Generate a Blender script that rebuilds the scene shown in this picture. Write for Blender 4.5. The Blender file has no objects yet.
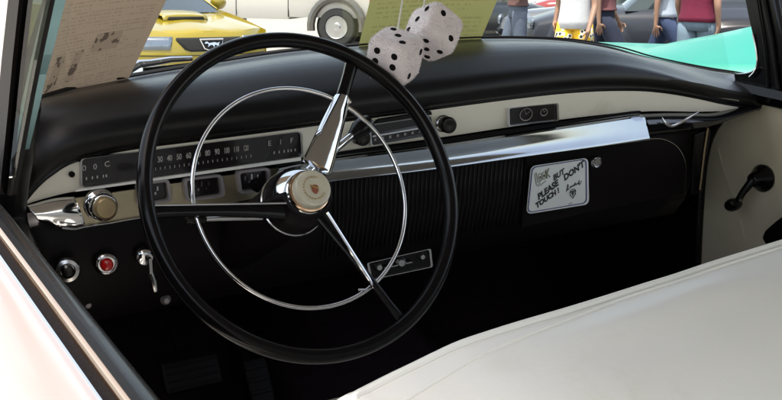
import bpy, bmesh, math, random
from mathutils import Vector, Matrix, noise
random.seed(7)
S = bpy.context.scene
COL = S.collection
V = Vector
PI = math.pi

# ------------------------------------------------------------------ camera model (car frame: x to the passenger side, y to the front, origin = steering wheel centre)
FPX, YAW, PIT, ROL = 1081.78, 0.534, 0.2863, 0.0162
CAM = V((-0.5791, -1.1868, 0.3792))
FW = V((math.sin(YAW)*math.cos(PIT), math.cos(YAW)*math.cos(PIT), -math.sin(PIT)))
RT = V((math.cos(YAW), -math.sin(YAW), 0))
UP = RT.cross(FW)
RT, UP = RT*math.cos(ROL)+UP*math.sin(ROL), -RT*math.sin(ROL)+UP*math.cos(ROL)

def P(px, py, **k):
    """where the sight line through a measured spot meets a plane x=, y= or z= of the car"""
    a, v = list(k.items())[0]
    i = 'xyz'.index(a)
    d = FW+RT*((px-391)/FPX)-UP*((py-200)/FPX)
    return CAM+d*((v-CAM[i])/d[i])

# the car stands nose-up on a slope: car frame -> world
EYE = 1.38
TILT = math.radians(4.7)
M = Matrix.Translation((0, 0, EYE)) @ Matrix.Rotation(TILT, 4, V((math.cos(YAW), -math.sin(YAW), 0))) @ Matrix.Translation(-CAM)

# ------------------------------------------------------------------ materials
def nd(nt, t, **k):
    n = nt.nodes.new(t)
    for a, b in k.items():
        if a in n.inputs: n.inputs[a].default_value = b
        else: setattr(n, a, b)
    return n

def mat(name, c, rough=.5, metal=0., spec=.5, coat=0., var=.12, vscale=14., bump=0., bscale=120., rvar=0., dirt=None, dscale=6., dlo=.52, dhi=.7, sheen=0.):
    m = bpy.data.materials.new(name); m.use_nodes = True
    nt = m.node_tree; b = nt.nodes['Principled BSDF']
    b.inputs['Roughness'].default_value = rough
    b.inputs['Metallic'].default_value = metal
    b.inputs['Specular IOR Level'].default_value = spec
    b.inputs['Coat Weight'].default_value = coat
    b.inputs['Coat Roughness'].default_value = .04
    b.inputs['Sheen Weight'].default_value = sheen
    tc = nd(nt, 'ShaderNodeTexCoord')
    n1 = nd(nt, 'ShaderNodeTexNoise', Scale=vscale, Detail=5., Roughness=.6)
    nt.links.new(tc.outputs['Object'], n1.inputs['Vector'])
    mr = nd(nt, 'ShaderNodeMapRange'); mr.inputs[3].default_value = 1-var; mr.inputs[4].default_value = 1+var
    nt.links.new(n1.outputs['Fac'], mr.inputs[0])
    mx = nd(nt, 'ShaderNodeMix', data_type='RGBA', blend_type='MULTIPLY'); mx.inputs[0].default_value = 1
    mx.inputs[6].default_value = (*c, 1)
    nt.links.new(mr.outputs[0], mx.inputs[7])
    out = mx.outputs[2]
    if dirt:
        n3 = nd(nt, 'ShaderNodeTexNoise', Scale=dscale, Detail=8., Roughness=.7)
        nt.links.new(tc.outputs['Object'], n3.inputs['Vector'])
        m3 = nd(nt, 'ShaderNodeMapRange'); m3.inputs[1].default_value = dlo; m3.inputs[2].default_value = dhi
        nt.links.new(n3.outputs['Fac'], m3.inputs[0])
        mx2 = nd(nt, 'ShaderNodeMix', data_type='RGBA'); mx2.inputs[7].default_value = (*dirt, 1)
        nt.links.new(m3.outputs[0], mx2.inputs[0]); nt.links.new(out, mx2.inputs[6]); out = mx2.outputs[2]
    nt.links.new(out, b.inputs['Base Color'])
    if rvar:
        n4 = nd(nt, 'ShaderNodeTexNoise', Scale=vscale*2.3, Detail=6., Roughness=.65)
        nt.links.new(tc.outputs['Object'], n4.inputs['Vector'])
        m4 = nd(nt, 'ShaderNodeMapRange'); m4.inputs[3].default_value = max(0, rough-rvar); m4.inputs[4].default_value = rough+rvar
        nt.links.new(n4.outputs['Fac'], m4.inputs[0]); nt.links.new(m4.outputs[0], b.inputs['Roughness'])
    if bump:
        n2 = nd(nt, 'ShaderNodeTexNoise', Scale=bscale, Detail=4.)
        nt.links.new(tc.outputs['Object'], n2.inputs['Vector'])
        bp = nd(nt, 'ShaderNodeBump', Strength=bump, Distance=.01)
        nt.links.new(n2.outputs['Fac'], bp.inputs['Height']); nt.links.new(bp.outputs[0], b.inputs['Normal'])
    return m

def glass_mat(name, tint, gloss=.06, rough=.02):
    m = bpy.data.materials.new(name); m.use_nodes = True
    nt = m.node_tree; nt.nodes.clear()
    o = nd(nt, 'ShaderNodeOutputMaterial'); t = nd(nt, 'ShaderNodeBsdfTransparent'); t.inputs[0].default_value = (*tint, 1)
    g = nd(nt, 'ShaderNodeBsdfGlossy', Roughness=rough); mx = nd(nt, 'ShaderNodeMixShader'); mx.inputs[0].default_value = gloss
    nt.links.new(t.outputs[0], mx.inputs[1]); nt.links.new(g.outputs[0], mx.inputs[2]); nt.links.new(mx.outputs[0], o.inputs[0])
    return m

def print_mat(name, paper, ink, rows, u_cells, patches, dens=.5):
    """paper with rows of faint broken print and a few printed pictures (u0,v0,u1,v1)"""
    m = bpy.data.materials.new(name); m.use_nodes = True
    nt = m.node_tree; b = nt.nodes['Principled BSDF']; b.inputs['Roughness'].default_value = .75
    L = nt.links
    uv = nd(nt, 'ShaderNodeTexCoord'); sp = nd(nt, 'ShaderNodeSeparateXYZ'); L.new(uv.outputs['UV'], sp.inputs[0])
    def mth(op, a, bb=None, c=None):
        n = nd(nt, 'ShaderNodeMath', operation=op)
        for i, x in enumerate((a, bb, c)):
            if x is None: continue
            if isinstance(x, (int, float)): n.inputs[i].default_value = x
            else: L.new(x, n.inputs[i])
        return n.outputs[0]
    u, v = sp.outputs[0], sp.outputs[1]
    rv = mth('MULTIPLY', v, rows)
    line = mth('LESS_THAN', mth('FRACT', rv), .42)
    rid = mth('FLOOR', rv)
    cb = nd(nt, 'ShaderNodeCombineXYZ'); L.new(mth('MULTIPLY', u, u_cells), cb.inputs[0]); L.new(mth('MULTIPLY', rid, 7.3), cb.inputs[1])
    ns = nd(nt, 'ShaderNodeTexNoise', Scale=1., Detail=2.); L.new(cb.outputs[0], ns.inputs['Vector'])
    word = mth('GREATER_THAN', ns.outputs['Fac'], 1-dens)
    cb2 = nd(nt, 'ShaderNodeCombineXYZ'); L.new(mth('MULTIPLY', u, 1.7), cb2.inputs[0]); L.new(mth('MULTIPLY', rid, .9), cb2.inputs[1])
    ns2 = nd(nt, 'ShaderNodeTexNoise', Scale=1., Detail=1.); L.new(cb2.outputs[0], ns2.inputs['Vector'])
    blk = mth('GREATER_THAN', ns2.outputs['Fac'], .42)
    marg = mth('MULTIPLY', mth('GREATER_THAN', u, .06), mth('LESS_THAN', u, .94))
    ink_f = mth('MULTIPLY', mth('MULTIPLY', mth('MULTIPLY', line, word), blk), marg)
    ink_f = mth('MULTIPLY', ink_f, .26)
    for (u0, v0, u1, v1) in patches:
        inside = mth('MULTIPLY', mth('MULTIPLY', mth('GREATER_THAN', u, u0), mth('LESS_THAN', u, u1)), mth('MULTIPLY', mth('GREATER_THAN', v, v0), mth('LESS_THAN', v, v1)))
        cb3 = nd(nt, 'ShaderNodeCombineXYZ'); L.new(mth('MULTIPLY', u, 34), cb3.inputs[0]); L.new(mth('MULTIPLY', v, 30), cb3.inputs[1])
        n3 = nd(nt, 'ShaderNodeTexNoise', Scale=.55, Detail=4.); L.new(cb3.outputs[0], n3.inputs['Vector'])
        pic = mth('MULTIPLY', inside, mth('ADD', .22, mth('MULTIPLY', mth('GREATER_THAN', n3.outputs['Fac'], .55), .6)))
        ink_f = mth('MAXIMUM', mth('MULTIPLY', ink_f, mth('SUBTRACT', 1, inside)), pic)
    mx = nd(nt, 'ShaderNodeMix', data_type='RGBA'); mx.inputs[6].default_value = (*paper, 1); mx.inputs[7].default_value = (*ink, 1)
    L.new(ink_f, mx.inputs[0]); L.new(mx.outputs[2], b.inputs['Base Color'])
    tr = nd(nt, 'ShaderNodeBsdfTranslucent'); L.new(mx.outputs[2], tr.inputs[0])
    ms = nd(nt, 'ShaderNodeMixShader'); ms.inputs[0].default_value = .12
    L.new(b.outputs[0], ms.inputs[1]); L.new(tr.outputs[0], ms.inputs[2]); L.new(ms.outputs[0], nt.nodes['Material Output'].inputs[0])
    return m

MT = {}
MT['pad'] = mat('black_vinyl_pad', (.006, .0055, .006), .33, spec=.27, var=.2, vscale=9, bump=.10, bscale=900, rvar=.06)
MT['black'] = mat('black_enamel', (.004, .0033, .0036), .26, spec=.25, coat=0., var=.2, rvar=.08)
MT['rib'] = mat('ribbed_black_plastic', (.022, .019, .020), .35, spec=.4, var=.2)
MT['dashblack'] = mat('satin_black_panel', (.0065, .0045, .0052), .45, spec=.12, var=.2)
MT['matblack'] = mat('matt_black_fibre', (.005, .004, .0045), .8, spec=.12, var=.3, bump=.2, bscale=300)
MT['carpet'] = mat('black_carpet', (.034, .022, .028), .95, spec=.1, var=.4, vscale=60, bump=.7, bscale=500)
MT['rubber'] = mat('black_rubber', (.006, .005, .0055), .5, spec=.2, var=.2)
MT['cream'] = mat('cream_enamel', (.75, .71, .61), .34, coat=.15, var=.03, rvar=.05, dirt=(.50, .44, .34), dscale=5, dlo=.6, dhi=.85)
MT['doorcream'] = mat('cream_door_vinyl', (.63, .57, .44), .5, var=.05, vscale=5, bump=.12, bscale=60, dirt=(.54, .47, .33), dscale=3.5, dlo=.5, dhi=.8)
MT['seat'] = mat('off_white_vinyl', (.82, .80, .735), .42, spec=.4, var=.035, vscale=5, bump=.03, bscale=120, dirt=(.66, .62, .50), dscale=4, dlo=.55, dhi=.85)
MT['piping'] = mat('white_piping', (.80, .79, .74), .4, var=.04)
MT['chrome'] = mat('chrome', (.80, .80, .82), .06, metal=1, var=.03, rvar=.03)
MT['stripchrome'] = mat('dull_bright_strip', (.36, .39, .43), .10, metal=1, var=.1, rvar=.05)
MT['dimchrome'] = mat('worn_chrome', (.55, .54, .54), .18, metal=1, var=.15, rvar=.08)
MT['gold'] = mat('brassy_brushed_trim', (.50, .435, .30), .36, metal=.85, var=.12, vscale=30, rvar=.08)
MT['brass'] = mat('tarnished_bright_trim', (.80, .56, .38), .2, metal=1, var=.15, rvar=.08)
MT['dial'] = mat('dark_dial_face', (.014, .011, .012), .14, coat=.3, var=.2)
MT['dialgrey'] = mat('grey_gauge_bezel', (.27, .245, .25), .4, metal=.3, var=.1)
MT['marking'] = mat('pale_dial_marking', (.34, .32, .30), .6, var=.1)
MT['wheelblack'] = mat('black_steering_plastic', (.0045, .004, .0045), .20, spec=.22, coat=0., var=.15, rvar=.05)
MT['hub'] = mat('clear_cream_plastic', (.55, .50, .38), .18, coat=.6, var=.15, vscale=70)
MT['crest'] = mat('crest_red', (.26, .08, .045), .35, var=.3, vscale=150)
MT['crestgold'] = mat('crest_gold', (.55, .38, .14), .3, metal=.7, var=.2)
MT['red'] = mat('red_lens', (.45, .008, .008), .15, coat=.6, var=.1)
MT['tan'] = mat('tan_knob_face', (.32, .24, .13), .35, metal=.5, var=.2)
MT['teal'] = mat('turquoise_paint', (.006, .205, .15), .42, coat=.15, var=.03, vscale=3)
MT['tealreflect'] = mat('teal_reflection_trim', (.20, .36, .40), .25, metal=.6, var=.3, vscale=8)  # bright pillar trim, its teal reflection put into the base colour
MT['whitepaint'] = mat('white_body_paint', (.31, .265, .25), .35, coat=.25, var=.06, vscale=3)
MT['bonnetblack'] = mat('glossy_black_paint', (.006, .006, .007), .12, spec=.6, coat=.8, var=.05, vscale=3)
MT['headliner'] = mat('grey_headliner', (.30, .27, .23), .9, var=.06)
MT['glass'] = glass_mat('windscreen_glass', (.93, .97, .95), .05)
MT['vent'] = glass_mat('green_vent_glass', (.36, .42, .38), .10)
MT['plush'] = mat('white_plush', (.86, .78, .78), .95, spec=.1, var=.08, vscale=60, bump=.15, bscale=600, sheen=.6, dirt=(.74, .66, .67), dscale=22, dlo=.5, dhi=.8)
MT['felt'] = mat('black_felt', (.010, .008, .008), .95, spec=.1, var=.2)
MT['string'] = mat('white_string', (.72, .70, .62), .8)
MT['signwhite'] = mat('white_enamel_plate', (.76, .77, .75), .35, var=.06, vscale=30)
MT['signblue'] = mat('navy_print', (.03, .03, .16), .4)
MT['ink'] = mat('black_print', (.02, .02, .02), .5)
MT['inkgrey'] = mat('olive_print', (.16, .17, .10), .5)

# ------------------------------------------------------------------ mesh builder
class MB:
    def __init__(s): s.v = []; s.f = []; s.mi = []; s.uv = None
    def add(s, vs, fs, mi=0):
        o = len(s.v); s.v += [V(p) for p in vs]
        for f in fs: s.f.append([i+o for i in f]); s.mi.append(mi)
        return s
    def loft(s, rows, cu=False, cv=False, caps=False, mi=0):
        n, m = len(rows), len(rows[0]); vs = [p for r in rows for p in r]; fs = []
        for i in range(n if cv else n-1):
            for j in range(m if cu else m-1):
                a, b = i*m+j, i*m+(j+1) % m; c, d = ((i+1) % n)*m+(j+1) % m, ((i+1) % n)*m+j
                fs.append([a, b, c, d])
        if caps: fs += [list(range(m))[::-1], [(n-1)*m+j for j in range(m)]]
        return s.add(vs, fs, mi)
    def tube(s, path, r, seg=10, closed=False, mi=0, flat=None):
        path = [V(p) for p in path]; n = len(path)
        rs = r if isinstance(r, (list, tuple)) else [r]*n
        rows = []; prev = None
        for i, p in enumerate(path):
            a = path[(i-1) % n] if closed or i > 0 else p; b = path[(i+1) % n] if closed or i < n-1 else p
            t = (b-a).normalized()
            if prev is None:
                k = V((0, 0, 1)) if abs(t.z) < .9 else V((1, 0, 0)); nrm = (k-t*k.dot(t)).normalized()
            else: nrm = (prev-t*prev.dot(t)).normalized()
            prev = nrm; bn = t.cross(nrm)
            rows.append([p+(nrm*math.cos(q)+bn*math.sin(q)*(flat or 1))*rs[i] for q in [2*PI*j/seg for j in range(seg)]])
        return s.loft(rows, cu=True, cv=closed, caps=not closed, mi=mi)
    def lathe(s, prof, org, axis, seg=28, mi=0):
        """prof: (radius, distance along axis)"""
        ax = V(axis).normalized(); k = V((0, 0, 1)) if abs(ax.z) < .9 else V((1, 0, 0))
        e1 = (k-ax*k.dot(ax)).normalized(); e2 = ax.cross(e1); org = V(org)
        rows = [[org+ax*h+(e1*math.cos(q)+e2*math.sin(q))*max(r, 1e-5) for q in [2*PI*j/seg for j in range(seg)]] for r, h in prof]
        return s.loft(rows, cu=True, caps=True, mi=mi)
    def prism(s, poly, depth, mi=0):
        """closed outline extruded by a vector"""
        poly = [V(p) for p in poly]; n = len(poly); d = V(depth)
        s.add(poly+[p+d for p in poly], [list(range(n))[::-1], list(range(n, 2*n))]+[[i, (i+1) % n, n+(i+1) % n, n+i] for i in range(n)], mi)
        return s
    def box(s, c, sz, rot=None, mi=0):
        c = V(c); R = rot or Matrix.Identity(3)
        vs = [c+R @ V((a*sz[0]/2, b*sz[1]/2, d*sz[2]/2)) for d in (-1, 1) for b in (-1, 1) for a in (-1, 1)]
        return s.add(vs, [[0, 2, 3, 1], [4, 5, 7, 6], [0, 1, 5, 4], [2, 6, 7, 3], [0, 4, 6, 2], [1, 3, 7, 5]], mi)
    def frame(s, outer, inner, depth, mi=0):
        """ring between two outlines with equal counts, extruded"""
        n = len(outer); d = V(depth)
        vs = [V(p) for p in outer]+[V(p) for p in inner]+[V(p)+d for p in outer]+[V(p)+d for p in inner]
        fs = []
        for i in range(n):
            j = (i+1) % n
            fs += [[i, n+i, n+j, j], [2*n+i, 2*n+j, 3*n+j, 3*n+i], [i, j, 2*n+j, 2*n+i], [n+i, 3*n+i, 3*n+j, n+j]]
        return s.add(vs, fs, mi)
    def build(s, name, m, parent=None, base=None, smooth=True, bevel=0., sub=0, angle=40, label=None, solid=0.):
        me = bpy.data.meshes.new(name)
        base = base if base is not None else (V(parent['_b']) if parent is not None and '_b' in parent else V((0, 0, 0)))
        me.from_pydata([p-base for p in s.v], [], s.f)
        ms = m if isinstance(m, (list, tuple)) else [m]
        for x in ms: me.materials.append(MT[x] if isinstance(x, str) else x)
        for p, k in zip(me.polygons, s.mi): p.material_index = k
        if s.uv:
            l = me.uv_layers.new(name='UVMap')
            for lp in me.loops: l.data[lp.index].uv = s.uv[lp.vertex_index]
        bm = bmesh.new(); bm.from_mesh(me); bmesh.ops.recalc_face_normals(bm, faces=bm.faces)
        if bevel:
            ed = [e for e in bm.edges if len(e.link_faces) == 2 and e.calc_face_angle(0) > .5]
            bmesh.ops.bevel(bm, geom=ed, offset=bevel, segments=3, profile=.6, affect='EDGES', clamp_overlap=True)
        if smooth:
            for f in bm.faces: f.smooth = True
            for e in bm.edges:
                if len(e.link_faces) == 2 and e.calc_face_angle(0) > math.radians(angle): e.smooth = False
        bm.to_mesh(me); bm.free()
        o = bpy.data.objects.new(name, me); COL.objects.link(o)
        if parent is not None: o.parent = parent
        if solid:
            md = o.modifiers.new('thick', 'SOLIDIFY'); md.thickness = solid; md.offset = 0
        if sub:
            md = o.modifiers.new('sub', 'SUBSURF'); md.levels = md.render_levels = sub
        if label: o['label'] = label
        return o

def tag(o, label, cat, group=None, kind=None):
    o['label'] = label; o['category'] = cat
    if group: o['group'] = group
    if kind: o['kind'] = kind
    return o

def root(name, base, label, cat, group=None, mtx=None):
    o = bpy.data.objects.new(name, None); COL.objects.link(o); o.empty_display_size = .1
    o['_b'] = list(base)
    o.matrix_world = (M if mtx is None else mtx) @ Matrix.Translation(V(base))
    return tag(o, label, cat, group)

def smoothline(pts, n=8):
    """Catmull-Rom through points"""
    pts = [V(p) for p in pts]; out = []
    for i in range(len(pts)-1):
        p0 = pts[max(i-1, 0)]; p1 = pts[i]; p2 = pts[i+1]; p3 = pts[min(i+2, len(pts)-1)]
        for k in range(n):
            t = k/n
            out.append(.5*((2*p1)+(p2-p0)*t+(2*p0-5*p1+4*p2-p3)*t*t+(3*p1-p0-3*p2+p3)*t**3))
    out.append(pts[-1]); return out

def rrect(w, h, r, n=5):
    out = []
    for cx, cy, a0 in ((w/2-r, h/2-r, 0), (-w/2+r, h/2-r, 90), (-w/2+r, -h/2+r, 180), (w/2-r, -h/2+r, 270)):
        for k in range(n+1):
            a = math.radians(a0+90*k/n); out.append((cx+r*math.cos(a), cy+r*math.sin(a)))
    return out

def text(mb, s, size, fn, shear=0., bold=0., align='CENTER', mi=0, depth=.0):
    """adds the letters of s, placed by fn(u,v)->point"""
    cu = bpy.data.curves.new('t', 'FONT'); cu.body = s; cu.size = size; cu.shear = shear; cu.offset = bold
    cu.align_x = align; cu.align_y = 'CENTER'; cu.resolution_u = 3
    ob = bpy.data.objects.new('t', cu); COL.objects.link(ob)
    dg = bpy.context.evaluated_depsgraph_get(); me = bpy.data.meshes.new_from_object(ob.evaluated_get(dg))
    mb.add([fn(v.co.x, v.co.y) for v in me.vertices], [list(p.vertices) for p in me.polygons], mi)
    bpy.data.objects.remove(ob); bpy.data.meshes.remove(me); bpy.data.curves.remove(cu)

def lerp(a, b, t): return a+(b-a)*t

# ================================================================== DASHBOARD
YD = .20
dash = root('dashboard', (.35, .25, -.05), 'black padded dashboard with cream instrument panel and chrome strip behind the steering wheel', 'dashboard')
# --- padded top
st = [  # lip spot, rear spot, rear depth
    ((14, 215), (-4, 200), .02), ((18, 200), (0, 175), .06), ((25, 190), (8, 148), .14), ((36, 177), (17, 122), .24), ((50, 165), (32, 105), .32), ((75, 151), (60, 94), .38),
    ((130, 139), (112, 81.5), .42), ((210, 129), (190, 68), .44), ((298, 118), (270, 55), .45), ((370, 108.5), (330, 49), .45), ((450, 98), (410, 43.5), .45),
    ((505, 91), (465, 40), .45), ((560, 85), (520, 39.5), .45), ((600, 82.5), (565, 42), .45), ((640, 82.5), (608, 49), .44), ((670, 85.5), (640, 58), .43), ((700, 91), (672, 65), .41), ((722, 96), (702, 70.5), .38),
    ((745, 100), (728, 74.5), .35), ((768, 104), (752, 80), .31), ((800, 110), (785, 88), .24)]
L_ = smoothline([P(a[0], a[1], y=YD) for a, b, c in st], 5)
R_ = smoothline([P(b[0], b[1], y=c) for a, b, c in st], 5)
rows = []
for l, r in zip(L_, R_):
    d = r-l; h = max(r.z-l.z, .012); w = d.length; fl = max(.25, min(1., (1.02-l.x)/.35)) if l.x > .65 else 1.
    def q(t, z, l=l, d=d): return V((l.x+d.x*t, l.y+d.y*t, l.z+z))
    b = min(.02, w*.09)
    hh = max(h, .0)
    sec = [q(.10, -.012), q(-.02, -.007), q(-.05, .002), q(-.055, .012+.1*b), q(-.02, (.022+.3*b)*fl), q(.06, (.022+.2*b)*fl+.30*hh), q(.18, (.024+.35*b)*fl+.52*hh), q(.34, (.018+.35*b)*fl+.76*hh), q(.52, (.010+.25*b)*fl+.92*hh), q(.75, .004+1.0*hh), r, r+V((0, .012, -.02))]
    rows.append(smoothline(sec, 2))
MB().loft(rows).build('padded_top', 'pad', dash, solid=.004)
# lip bead under the pad
MB().tube([p+V((0, .002, -.012)) for p in L_], .0042, 8).build('pad_bead', 'black', dash)
# --- cream face
top = [(25, 190), (50, 165), (75, 150), (130, 138), (298, 117), (370, 108), (450, 97), (560, 83), (640, 82), (700, 90), (735, 97.5), (751, 102)]
bot = [(22, 206), (45, 200), (75, 193.5), (130, 186), (298, 160), (370, 149), (450, 138), (560, 121.5), (640, 113), (700, 112.5), (735, 110.5), (751, 103.5)]
T_ = smoothline([P(*a, y=YD+.004) for a in top], 6); B_ = smoothline([P(*a, y=YD+.004) for a in bot], 6)
def off(p, dy): return V((p.x, p.y+dy, p.z))
rows = []
for t, b in zip(T_, B_):
    rows.append([off(t, .012)+V((0, 0, .01)), off(lerp(t, b, .05), .0), off(lerp(t, b, .3), -.003), off(lerp(t, b, .7), -.003), off(lerp(t, b, .94), .001), off(b, .012)])
MB().loft(rows).build('cream_fascia', 'cream', dash, solid=.002)
# bright thin bead along the top at the passenger end
MB().tube([P(a, b, y=YD-.008) for a, b in ((612, 84.5), (640, 85), (670, 88), (692, 92), (712, 96), (738, 100.5))], .0022, 6).build('edge_bead', 'dimchrome', dash)

# face plane helper: u along the dash, v up, dy toward the driver
def fp(px, py, dy=0.): return P(px, py, y=YD-dy)
def quad(pxs, dy): return [fp(a, b, dy) for a, b in pxs]
def rquad(px, r=.2, n=4):
    """rounded outline of a four-cornered patch, in photo spots; r in fraction of the short side"""
    c = [V((a, b)) for a, b in px]; out = []
    sh = min((c[1]-c[0]).length, (c[2]-c[1]).length)*r
    for i in range(4):
        p, a, b = c[i], c[i-1], c[(i+1) % 4]
        p0 = p+(a-p).normalized()*sh; p1 = p+(b-p).normalized()*sh
        for k in range(n+1):
            t = k/n; out.append(tuple((1-t)**2*p0+2*t*(1-t)*p+t*t*p1))
    return out
def grow(px, k):
    c = sum((V(p) for p in px), V((0, 0)))/len(px)
    out = []
    for p in px:
        d = V(p)-c; out.append(tuple(c+d+d.normalized()*k))
    return out

def inst(name, px, parent, frame_mat='chrome', bez=2.2, r=.2, face='dial', proud=.006):
    """framed window in the dash: bezel ring and dark face"""
    o = rquad(px, r); i = grow(o, -bez)
    g = MB().frame(quad(o, .0), quad(i, .0), V((0, -proud, 0))).build(name, frame_mat, parent, smooth=False)
    MB().prism(quad(i, .001), V((0, -.0012, 0))).build('dial_face', face, g, smooth=False, base=V(parent['_b']))
    return g
def bil(px, u, v):
    a, b, c, d = [V(p) for p in px]  # TL TR BR BL
    t = a.lerp(b, u); w = d.lerp(c, u); return t.lerp(w, v)

# --- speedometer
sp = [(79, 158), (300, 130.5), (301.5, 155.5), (79.5, 187)]
g = inst('speedometer', sp, dash, 'dimchrome', 1.8, .16)
nm = MB()
def onface(px, u, v, size):
    p = fp(*bil(px, u, v), .0035)
    dr = (fp(*bil(px, u+.02, v), .0035)-fp(*bil(px, u-.02, v), .0035)).normalized()
    sx, sy = size if isinstance(size, tuple) else (1., 1.)
    return lambda x, y: p+dr*x*sx+V((0, 0, 1))*y*sy
w = lambda px: (px-79)/222.
for k, n in enumerate(('10', '20', '30', '40', '50', '60', '70', '80', '90', '100', '110', '120')):
    text(nm, n, .0112, onface(sp, w(141+9.55*k), .42, (.66, 1.) if len(n) < 3 else (.50, 1.)), bold=.0003)
    for j in range(2):
        f_ = onface(sp, w(141+9.55*k+4.7*j), .74, 1)
        nm.add([f_(-.0005, -.002), f_(.0005, -.002), f_(.0005, .002), f_(-.0005, .002)], [[0, 1, 2, 3]])
nm.build('speed_numerals', 'marking', g, base=V(dash['_b']), smooth=False)
for nam, lets, tks in (('gear_marks', ((84, '0', .38), (95, '0', .38), (107, 'C', .34)), (86, 92, 97, 103, 106)), ('fuel_marks', ((270, 'E', .36), (281, 'I', .36), (292, 'F', .36)), (274, 279, 284, 288, 291, 295))):
  nm = MB()
  for a, t, h in lets: text(nm, t, .0105, onface(sp, w(a), h, 1), bold=.0002)
  for a in tks:
    f_ = onface(sp, w(a), .74, 1); nm.add([f_(-.001, -.002), f_(.001, -.002), f_(.001, .002), f_(-.001, .002)], [[0, 1, 2, 3]])
  nm.build(nam, 'marking', g, base=V(dash['_b']), smooth=False)
# pale sill line below the speedometer
MB().prism([fp(75, 191, .003), fp(300, 160, .003), fp(300, 156.6, .003), fp(79, 188.5, .003)], V((0, -.004, 0))).build('sill_strip', 'piping', dash, smooth=False)

# --- brassy strip with three small gauges
go = MB()
go.prism([fp(72, 198, -.002), fp(292, 165, -.002), fp(292, 195, -.002), fp(250, 201, -.002), fp(137, 217, -.002), fp(84, 226, -.002), fp(70, 222, -.002), fp(62, 207, -.002)], V((0, -.004, 0)))
go.build('brassy_trim', 'gold', dash, smooth=False)
for px, ntx in (([(134, 182), (167, 177.5), (170, 200), (136, 205)], ''), ([(181, 177.5), (220, 173), (223, 195), (184, 200)], ''), ([(234, 170), (267, 166), (270.5, 188.5), (237, 193)], '')):
    g = inst('small_gauge', px, dash, 'dialgrey', 3.2, .2, proud=.010)
    k = MB()
    for u, v, a in ((.3, .42, .003), (.5, .38, .004), (.68, .42, .003), (.4, .62, .002), (.6, .62, .002)):
        f_ = onface(px, u, v, 1); k.add([f_(-.0012, -a), f_(.0012, -a), f_(.0012, a), f_(-.0012, a)], [[0, 1, 2, 3]])
    k.build('gauge_ticks', 'dimchrome', g, base=V(dash['_b']), smooth=False)
MB().box(lerp(fp(171, 186, .002), fp(180, 193, .002), .5), (.010, .003, .012)).build('trim_tab', 'gold', dash, smooth=False)
# curved bright end piece by the door
e = MB()
rows = []
for a, b in zip(smoothline([fp(26, 206), fp(34, 204), fp(44, 201), fp(58, 198), fp(74, 197)], 4), smoothline([fp(40, 222), fp(48, 224), fp(58, 228), (fp(72, 229)), fp(86, 227)], 4)):
    rows.append([lerp(a, b, t)+V((0, -.008*math.sin(PI*t), 0)) for t in [i/6 for i in range(7)]])
e.loft(rows).build('end_cap', 'chrome', dash, solid=.002)
MB().tube(smoothline([fp(62, 228, .012), fp(74, 229, .010), fp(86, 226.5, .006), fp(112, 222.5, .004), fp(140, 217.6, .004), fp(253, 200, .004)], 4), .0016, 6).build('lower_bead', 'dimchrome', dash)
# headlight switch
hk = fp(99, 204, .002)
ax = V((-.05, -1, .12)).normalized()
k = MB().lathe([(.0215, 0), (.0215, .004), (.019, .007), (.0165, .008), (.0160, .018), (.0185, .021), (.0185, .030), (.016, .033), (0, .033)], hk, ax).build('light_switch', 'chrome', dash)
MB().lathe([(.0150, .0), (.0150, .006), (.012, .010), (0, .011)], hk+ax*.033, ax).build('knob_face', 'tan', k, base=V(dash['_b']))
MB().lathe([(.004, 0), (.004, .003), (.002, .005), (0, .005)], fp(71.5, 174, .002), (0, -1, 0), 12).build('screw_head', 'matblack', dash)
MB().lathe([(.0025, 0), (.0025, .002), (0, .003)], fp(192.5, 139.8, .003), (0, -1, 0), 12).build('screw_head', 'matblack', dash)

# --- lower black face, driver side and speaker and glove box
lf = MB()
rows = []
for x in [i/20*1.236-.33 for i in range(21)]:
    zt = -.050 if x > .0 else -.062-.02*min(1, max(0, -x-.2)/.1)
    rows.append([V((x, YD+.03, zt+.03)), V((x, YD+.012, zt)), V((x, YD+.014, -.12)), V((x, YD+.03, -.19)), V((x, YD+.055, -.225)), V((x, YD+.10, -.235))])
lf.loft(rows).build('lower_panel', 'dashblack', dash, solid=.004)
# chrome strip with an inset upper and a flared lower edge
ct = smoothline([fp(276, 165.5), fp(330, 156), fp(400, 147), (fp(450, 140.5)), fp(510, 131.5), fp(560, 124.2), fp(600, 118.2), fp(634, 113.5), fp(640, 115), fp(644, 122)], 5)
cb_ = smoothline([fp(250, 188.5), fp(330, 176.5), fp(400, 168.8), fp(450, 162.5), fp(510, 154.2), fp(560, 147.6), fp(600, 142.2), fp(634, 137.6), fp(640, 136), fp(644, 126)], 5)
rows = []
for i, (t, b) in enumerate(zip(ct, cb_)):
    k = min(1, (len(ct)-1-i)/7)
    k = math.sqrt(k)
    tt = max(0, min(1, (i/(len(ct)-1)-.35)/.4))
    pr_ = [(0, -.004), (.03, .012), (.10, .019), (.25, .0195), (.45, .0193), (.60, .0197), (.72, .0212), (.85, .0242), (.95, .027), (.98, .027), (1.0, .024), (1.0, -.004)]
    pr2 = [(0, -.004), (.03, .010), (.10, .0150), (.25, .0172), (.45, .0200), (.60, .0222), (.72, .0240), (.85, .0262), (.95, .028), (.98, .028), (1.0, .024), (1.0, -.004)]
    pr_ = [(a_[0], lerp(a_[1], b_[1], tt)) for a_, b_ in zip(pr_, pr2)]
    rows.append([lerp(t, b, s)+V((0, -(d*k if d > 0 else d), 0)) for s, d in pr_])
MB().loft(rows).build('chrome_strip', 'stripchrome', dash)
# thin dark tube standing for the shade in the gap above the strip
MB().tube([p+V((0, -.004, .003)) for p in ct[:-8]], .0026, 6).build('strip_shadow_gap', 'matblack', dash)
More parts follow.
